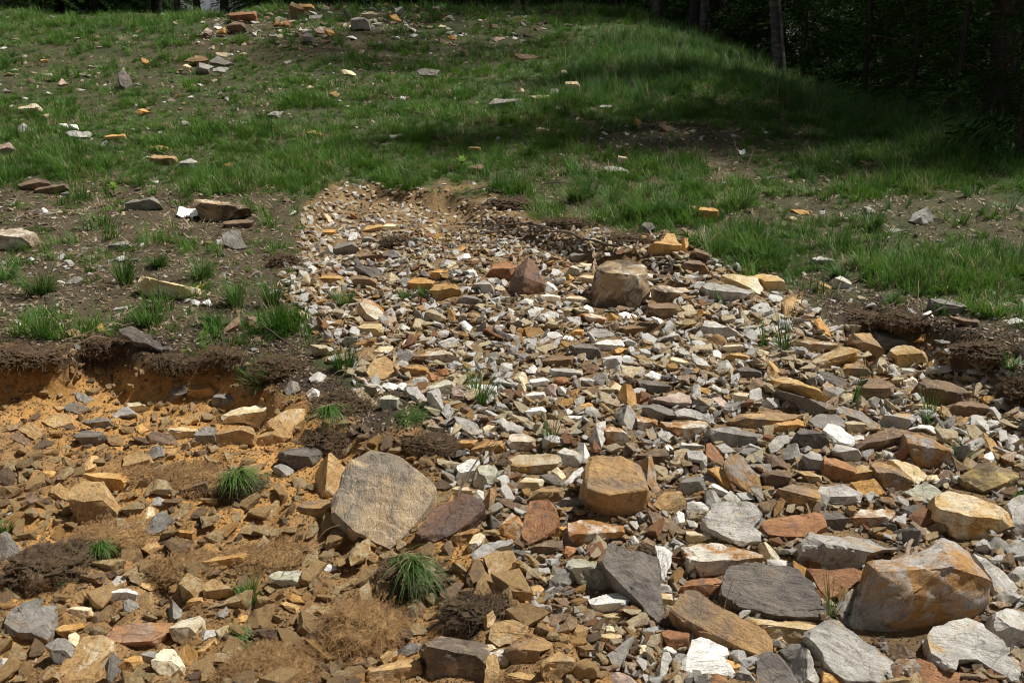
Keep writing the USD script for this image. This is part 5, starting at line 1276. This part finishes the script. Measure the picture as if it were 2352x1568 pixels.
for (x, y, wp, hp, tone, label) in CLODS:
    if not label: continue
    c = hit(np.array(float(x)), np.array(min(y + hp * .30, 1590.)), height); dist = np.linalg.norm(c - EYE)
    w, h = px2m(wp, dist) * .5, px2m(hp, dist) * .5
    rad = np.array([w, max(w, h) * .75, h * (.60 if tone == 0 else .72)])
    m = trimesh.creation.icosphere(4, 1.0); v = np.array(m.vertices)
    o_ = g.uniform(0, 50, 3); v = v * (1 + .75 * (fbm(v * 1.6 + o_, 4, 1) - .5)[:, None] + (.30 + .35 * tone) * (fbm(v * (6 + 3 * tone) + o_, 4, 2) - .5)[:, None])
    v = v * rad; 
    t = thing("turf_sod", c); tag(t, label, "turf sod", "loosened sods on the dug bank" )
    obj("soil", (v, m.faces), M_sod[tone], t, smooth=40)
    fibres("root_fibres", t, g, int((900 + 26 * wp) * (1 if tone == 0 else .45)), trimesh.Trimesh(v, m.faces, process=False), M_root if tone == 0 else M_root_dark, .30 * min(w, h) + .03, max(.0009, .00030 * dist), 1.7)

# ---------------------------------------------------------------- branches, roots, litter, seedlings
def twig(name, parent, pts, r0, r1, mat):
    pts = np.array(pts); d = np.gradient(pts, axis=0); d /= np.linalg.norm(d, axis=1)[:, None]
    n = len(pts); k = 6; v = []
    for i in range(n):
        s = np.cross(d[i], [0.13, .2, 1]); s /= np.linalg.norm(s); u = np.cross(s, d[i]); r = r0 + (r1 - r0) * i / (n - 1)
        v += [pts[i] + r * (math.cos(a_) * s + math.sin(a_) * u) for a_ in np.linspace(0, 2 * math.pi, k, endpoint=False)]
    f = [[i * k + j, i * k + (j + 1) % k, (i + 1) * k + (j + 1) % k, (i + 1) * k + j] for i in range(n - 1) for j in range(k)]
    f += [[0, j + 1, j, 0] for j in range(1, k - 1)]
    v += [pts[-1]]; f += [[(n - 1) * k + j, (n - 1) * k + (j + 1) % k, n * k, n * k] for j in range(k)]
    f = np.array(f); tri = np.vstack([f[:, [0, 1, 2]], f[f[:, 2] != f[:, 3]][:, [0, 2, 3]]]) 
    return obj(name, (np.array(v), tri), mat, parent, smooth=60)
def along(ptspx, lift, n=14, wob=.008):
    q_ = np.array(ptspx, float); s = np.linspace(0, 1, n); k = np.linspace(0, 1, len(q_))
    x, y = np.interp(s, k, q_[:, 0]), np.interp(s, k, q_[:, 1]); p = hit(x, y, height)
    return p + np.array([0, 0, 1]) * (lift + .03 * np.sin(s * math.pi))[:, None] + g.normal(size=(n, 3)) * wob
t = thing("fallen_branch"); tag(t, "dark dead branch with many twigs lying across the upper scree", "branch")
b0 = along([(1420, 582), (1330, 560), (1240, 538), (1150, 535), (1060, 528)], .035); twig("stem", t, b0, .010, .004, M_twig)
for (k, e, L) in ((2, (1250, 575), 0), (4, (1180, 525), 0), (5, (1040, 540), 0), (6, (1080, 555), 0), (8, (1010, 535), 0), (9, (1000, 522), 0), (3, (1290, 600), 0), (7, (1120, 515), 0)):
    eh = hit(np.array(float(e[0])), np.array(float(e[1])), height) + np.array([0, 0, .05]); s = np.linspace(0, 1, 7)[:, None]
    twig("twig", t, b0[k] * (1 - s) + eh * s + g.normal(size=(7, 3)) * .008, .0045, .0018, M_twig)
for (pl, r, label) in (([(1410, 740), (1560, 730), (1690, 733)], .006, ""), ([(1855, 590), (1790, 600), (1760, 606)], .004, ""),
        ([(2090, 765), (2160, 735), (2230, 720)], .006, "thin dark twig over the right bank's lip"), ([(655, 800), (600, 770), (560, 745)], .004, "thin twig at the right end of the left turf edge"),
        ([(1040, 1180), (1100, 1080), (1160, 1010)], .003, "slender stem sticking up from the dark bank by the great flat slab"), ([(1060, 455), (1110, 448), (1160, 452)], .005, "short stick in the grass below the leafy seedling"),
        ([(1240, 430), (1320, 440), (1400, 470)], .005, "bent dark twig above the large straw-skirted tussock"), ([(880, 660), (1000, 705), (1110, 725)], .004, "thin dark stick lying in the scree left of the peaked boulder")):
    if not label: continue
    t = thing("stick"); tag(t, label, "stick"); twig("stem", t, along(pl, .03, 9, .004), r, r * .5, M_twig)
    q_ = along(pl, .03, 9, .0); twig("twig", t, [q_[4] + s * (np.array([.05, .04, .05])) for s in np.linspace(0, 1, 5)], r * .6, r * .2, M_twig)
t = thing("tree_root"); tag(t, "pale curled tree root at the largest boulder's right side", "root")
for pl in ([(2040, 1345), (2075, 1330), (2085, 1300), (2090, 1275)], [(2110, 1300), (2095, 1320), (2085, 1340)], [(2050, 1350), (2090, 1352), (2110, 1335)]):
    twig("root_limb", t, along(pl, .05, 10, .002), .009, .006, M_rootwood)

# crumpled white litter by the brown slab
def crumple(w, l, g, amp):
    n = 14; u, v_ = np.meshgrid(np.linspace(-1, 1, n), np.linspace(-1, 1, n)); P3 = np.stack([u * l, v_ * w, 0 * u], -1).reshape(-1, 3)
    o_ = g.uniform(0, 30, 3); nz = np.abs(fbm(P3 / l * 1.6 + o_, 3, 4) - .5) * amp; P3[:, 2] = nz + amp * .5 * (u.ravel() ** 2); P3[:, :2] += g.normal(size=(n * n, 2)) * l * .012
    ii = np.arange(n * n).reshape(n, n); return P3, np.stack([ii[:-1, :-1], ii[:-1, 1:], ii[1:, 1:], ii[1:, :-1]], -1).reshape(-1, 4)
for (x, y, w, l, label) in ((438, 497, 16, 24, "crumpled white sheet of litter left of the brown slab with whitish top"), (1703, 356, 8, 7, "small white scrap of paper in the right-hand grass")):
    c = hit(np.array(float(x)), np.array(float(y)), height); dist = np.linalg.norm(c - EYE)
    o = obj("paper_litter", crumple(px2m(w, dist), px2m(l, dist), g, px2m(w, dist) * 1.1), M_paper, matrix=np.array([[1, 0, 0, c[0]], [0, .87, -.5, c[1]], [0, .5, .87, c[2] + .02], [0, 0, 0, 1.]]), smooth=20)
    tag(o, label, "litter")
def leaf_mesh(L, W, fold=.3):
    t_ = np.linspace(0, 1, 7); w = W * np.sin(np.pi * t_ ** .8) ** .8; w[0] = W * .05; w[-1] = 0.001
    mid = np.stack([t_ * L, 0 * t_, .12 * L * np.sin(t_ * 2.6)], 1)
    v = np.concatenate([mid, mid + np.stack([0 * w, w, fold * w], 1), mid + np.stack([0 * w, -w, fold * w], 1)])
    return v, np.array([[i, i + 1, 8 + i, 7 + i] for i in range(6)] + [[i + 1, i, 14 + i, 15 + i] for i in range(6)])
for (x, y, hp, label) in ((1062, 392, 26, "bright green leafy seedling beside the purplish brown stone"), (262, 452, 24, "pale green seedling with broad leaves in the left turf")):
    c = hit(np.array(float(x)), np.array(float(y)), height); dist = np.linalg.norm(c - EYE); h = px2m(hp, dist)
    t = thing("seedling", c); tag(t, label, "seedling"); twig("stem", t, [(0, 0, -.01), (.004, 0, h * .5), (0, .004, h)], .0025, .0015, M_leafy)
    for k in range(7):
        v, f = leaf_mesh(h * .62, h * .22); a_ = k * 2.4; R_ = Rotation.from_euler("zy", [a_, -.25]).as_matrix() if False else Rotation.from_euler("z", a_).as_matrix() @ Rotation.from_euler("y", -.35).as_matrix()
        obj("leaf", (v @ R_.T + np.array([0, 0, h * (.45 + .09 * k)]), f), M_leafy, t, smooth=True)
for (x, y, s, label) in ((1602, 1360, 30, "curled brown dead leaf on the overturned turf"), (1835, 1340, 0, ""), (1335, 735, 0, "")):
    if s: 
        c = hit(np.array(960.), np.array(1352.), height_fine) + np.array([0, 0, .05]); v, f = leaf_mesh(.055, .022, .5)
        tag(obj("dead_leaf", (v, f), M_deadleaf, matrix=np.vstack([np.c_[Rotation.from_euler("zyx", [.3, .2, .8]).as_matrix(), c], [0, 0, 0, 1]]), smooth=True), label, "leaf")

# ---------------------------------------------------------------- trees
def trunk_mesh(h, r0, r1, g, bend=.02, rings=22, k=14):
    zs = np.linspace(-.4, h, rings); cx = np.cumsum(g.normal(size=(rings, 2)) * bend * h / rings, 0); v = []
    for i, z_ in enumerate(zs):
        t_ = max(0, z_ / h); r = r0 + (r1 - r0) * t_ + r0 * .35 * math.exp(-max(z_, 0) * 4.5)
        for a_ in np.linspace(0, 2 * math.pi, k, endpoint=False):
            rr = r * (1 + .06 * math.sin(3 * a_ + z_) + .03 * g.normal()); v.append((cx[i, 0] + rr * math.cos(a_), cx[i, 1] + rr * math.sin(a_), z_))
    f = [[i * k + j, i * k + (j + 1) % k, (i + 1) * k + (j + 1) % k, (i + 1) * k + j] for i in range(rings - 1) for j in range(k)]
    return (np.array(v), np.array(f)), (zs, cx)
def sprays(pts, dirs, L, W, g):
    """flat needle sprays: two crossed pointed leaves at each point"""
    n = len(pts); d = dirs / np.linalg.norm(dirs, axis=1)[:, None]
    s = np.cross(d, g.normal(size=(n, 3))); s /= np.linalg.norm(s, axis=1)[:, None]
    L = (L * g.uniform(.6, 1.2, n))[:, None]; W = (W * g.uniform(.6, 1.2, n))[:, None]
    v = np.stack([pts, pts + d * L * .45 + s * W, pts + d * L, pts + d * L * .45 - s * W], 1).reshape(-1, 3)
    return v, np.arange(4 * n).reshape(n, 4)
def spruce_crown(h, low, reach, g, whorl=.30, fine=1.0):
    P_, D_ = [], []
    z_ = low
    while z_ < h:
        t_ = (z_ - low) / (h - low); R_ = reach * (1 - t_) ** .85 + .12
        for _ in range(7):
            a_ = g.uniform(0, 2 * math.pi); L = R_ * g.uniform(.6, 1.1); n = max(3, int(L * 9 * fine)); s = np.linspace(.15, 1, n)
            o_ = np.array([math.cos(a_), math.sin(a_), 0]); q_ = o_ * (s * L)[:, None]; q_[:, 2] = z_ + .12 * L * s - .38 * L * s ** 2 + g.normal() * .05
            for _k in range(7):
                P_.append(q_ + g.normal(size=q_.shape) * .05); sd = np.array([-o_[1], o_[0], 0]) * g.choice([-1, 1])
                D_.append(np.repeat((o_ * g.uniform(.3, 1) + sd * g.uniform(0, .9) + np.array([0, 0, g.uniform(-.7, .1)]))[None], n, 0))
        z_ += whorl * g.uniform(.8, 1.2)
    return sprays(np.vstack(P_), np.vstack(D_), .17 / fine ** .5, .016 / fine ** .5, g)
g = np.random.default_rng(93)
EDGE_A = np.array([-3, -.62, -.5, -.36, -.27, -.2, 0, .1, .15, .2, .3, .335, .4, .5, .7, 1.2, 3]); EDGE_Y = np.array([33, 34, 38, 48, 49, 30, 27.5, 25.5, 21, 18.6, 17.2, 14.6, 12.0, 10.2, 8.8, 7.6, 7.0])
spots = []
for _ in range(9000):
    y = g.uniform(7, 64); x = g.uniform(-46, 34); a_ = x / y; e = np.interp(a_, EDGE_A, EDGE_Y)
    if y < e + .8 or y > e + 24 or (x > 26 and y < 14): continue
    if abs(a_ + .279) < .02 + .9 / y: continue
    if all((x - q_[0]) ** 2 + (y - q_[1]) ** 2 > (1.55 + .02 * (y - e) * 3) ** 2 for q_ in spots): spots.append((x, y))
spots = np.array(spots)
def tree_proto(h, low, reach):
    (tv, tf), _ = trunk_mesh(h, .15, .03, g); cv_, cf = spruce_crown(h, low, reach, g)
    return (tv, tf), (cv_, cf)
fp = []
for (h, low, reach) in ((10.5, .5, 2.1), (12, 1.6, 2.3), (9, .3, 1.9)):
    tr, cr = tree_proto(h, low, reach); fp.append((tr, cr))
k = g.integers(0, 3, len(spots)); rz = Rotation.from_euler("z", g.uniform(0, 6.28, len(spots))); scf = g.uniform(.85, 1.15, len(spots))
pos = np.c_[spots, height(spots[:, 0], spots[:, 1]) - .1]
pi = scatter("spruce_forest", [(c_, M_needle, False) for _, c_ in fp] + [(t_, M_bark, True) for t_, _ in fp], np.vstack([pos, pos]), Rotation.concatenate([rz, rz]), np.r_[scf, scf], np.r_[k, k + 3], "dark dense spruce wood closing off the slope behind", "forest")
def ground_at(x, y, depth=None):
    return hit(np.array(float(x)), np.array(float(y)), height)
def single(name, x, dist_y, h, r0, mat, crown, label, lean=0.0, cat="tree", group=None, low=2.0, reach=1.6, leafm=None, fine=1.0):
    a_ = (x / FULL[0] * 2 - 1) * TX; xx = a_ * dist_y / math.cos(PITCH) ; zz = float(height(np.array(xx), np.array(dist_y)))
    # the ray's sideways reach depends on depth along the view axis
    for _ in range(4):
        depth = (np.array([xx, dist_y, zz]) - EYE) @ FW; xx = a_ * depth; zz = float(height(np.array(xx), np.array(dist_y)))
    t = thing(name, (xx, dist_y, zz)); 
    (tv, tf), (zs, cx) = trunk_mesh(h, r0, r0 * .35, g, .05); tv = tv + np.outer(np.maximum(tv[:, 2], 0), [lean, 0, 0])
    obj("trunk", (tv, tf), mat, t, smooth=40)
    if crown == "spruce":
        obj("crown", spruce_crown(h, low, reach, g, .30, fine), M_needle, t)
    elif crown == "birch":
        n = 2600; q_ = g.normal(size=(n, 3)); q_ /= np.linalg.norm(q_, axis=1)[:, None]; q_ = q_ * np.array([reach, reach, h * .30]) * g.uniform(.3, 1, n)[:, None] ** .5 + np.array([lean * h * .75, 0, h * .74])
        keep = fbm(q_ * 1.1, 3, 5) > .46; q_ = q_[keep]; obj("crown", sprays(q_, g.normal(size=q_.shape) + np.array([0, 0, -.4]), .14, .055, g), M_birchleaf, t)
        for _ in range(7):
            a2 = g.uniform(0, 6.28); z0 = h * g.uniform(.45, .8); L = reach * g.uniform(.6, 1)
            twig("limb", t, [(lean * z0 + math.cos(a2) * L * s, math.sin(a2) * L * s, z0 + L * .8 * s) for s in np.linspace(0, 1, 6)], r0 * .3, r0 * .06, mat)
    if low < 1.5 or crown == "spruce":
        for _ in range(6):
            a2 = g.uniform(0, 6.28); z0 = g.uniform(.6, 2.6); L = g.uniform(.2, .5)
            twig("dead_limb", t, [(lean * z0 + math.cos(a2) * (r0 + L * s), math.sin(a2) * (r0 + L * s), z0 - .25 * L * s * s) for s in np.linspace(-.1, 1, 5)], .018, .005, M_twig)
    tag(t, label, cat, group)
single("birch_tree", 1506, 19.0, 10, .075, M_birch, "birch", "leaning white-barked birch on the crest, leftmost of the right-hand birches", -.11)
single("birch_tree", 1617, 18.6, 9, .07, M_birch, "birch", "slender dim birch between two thicker birch trunks", .03)
single("birch_tree", 1792, 15.6, 10, .09, M_birch, "birch", "thick spotted birch trunk leaning left before the dark forest", -.13)
single("birch_tree", 1192, 26.5, 8, .09, M_birch, "birch", "short glimpse of a birch trunk behind the crest's middle", 0.0)
single("birch_tree", 411, 47, 12, .14, M_birch, "birch", "thin bright birch trunk at the far end of the left meadow", 0.02)
single("birch_tree", 372, 48, 12, .12, M_birch, "birch", "dull thin birch trunk left of the bright one, far left", -.02)
single("spruce_tree", 2296, 11.0, 11, .155, M_bark, "spruce", "thick dark spruce trunk near the right edge with dead lower limbs", -.085, low=3.2, reach=2.2)
single("spruce_tree", 452, 47.5, 11, .17, M_bark, "spruce", "dark trunk left of the bright sky gap, far left", 0, low=6.5, reach=1.2)
single("spruce_tree", 512, 47.5, 11, .20, M_bark, "spruce", "dark trunk splitting the bright sky gap, far left", 0, low=6.0, reach=.9)
single("young_spruce", 1985, 14.2, 3.6, .04, M_bark, "spruce", "young spruce at the forest edge right of the spotted birch", 0, "tree", low=.15, reach=1.0, fine=1.7)
single("young_spruce", 2090, 12.4, 3.2, .04, M_bark, "spruce", "bushy young spruce midway along the right forest edge", 0, "tree", low=.1, reach=.95, fine=1.7)
single("young_spruce", 2190, 11.0, 2.6, .035, M_bark, "spruce", "young spruce just left of the thick dark trunk", 0, "tree", low=.1, reach=.8, fine=1.7)
single("young_spruce", 2345, 9.0, 2.4, .035, M_bark, "spruce", "low young spruce in front of the thick trunk at the right edge", 0, "tree", low=.05, reach=.8, fine=1.7)
single("young_spruce", 1840, 16.4, 2.4, .03, M_bark, "spruce", "small young spruce behind the spotted birch's foot", 0, "tree", low=.1, reach=.7, fine=1.5)
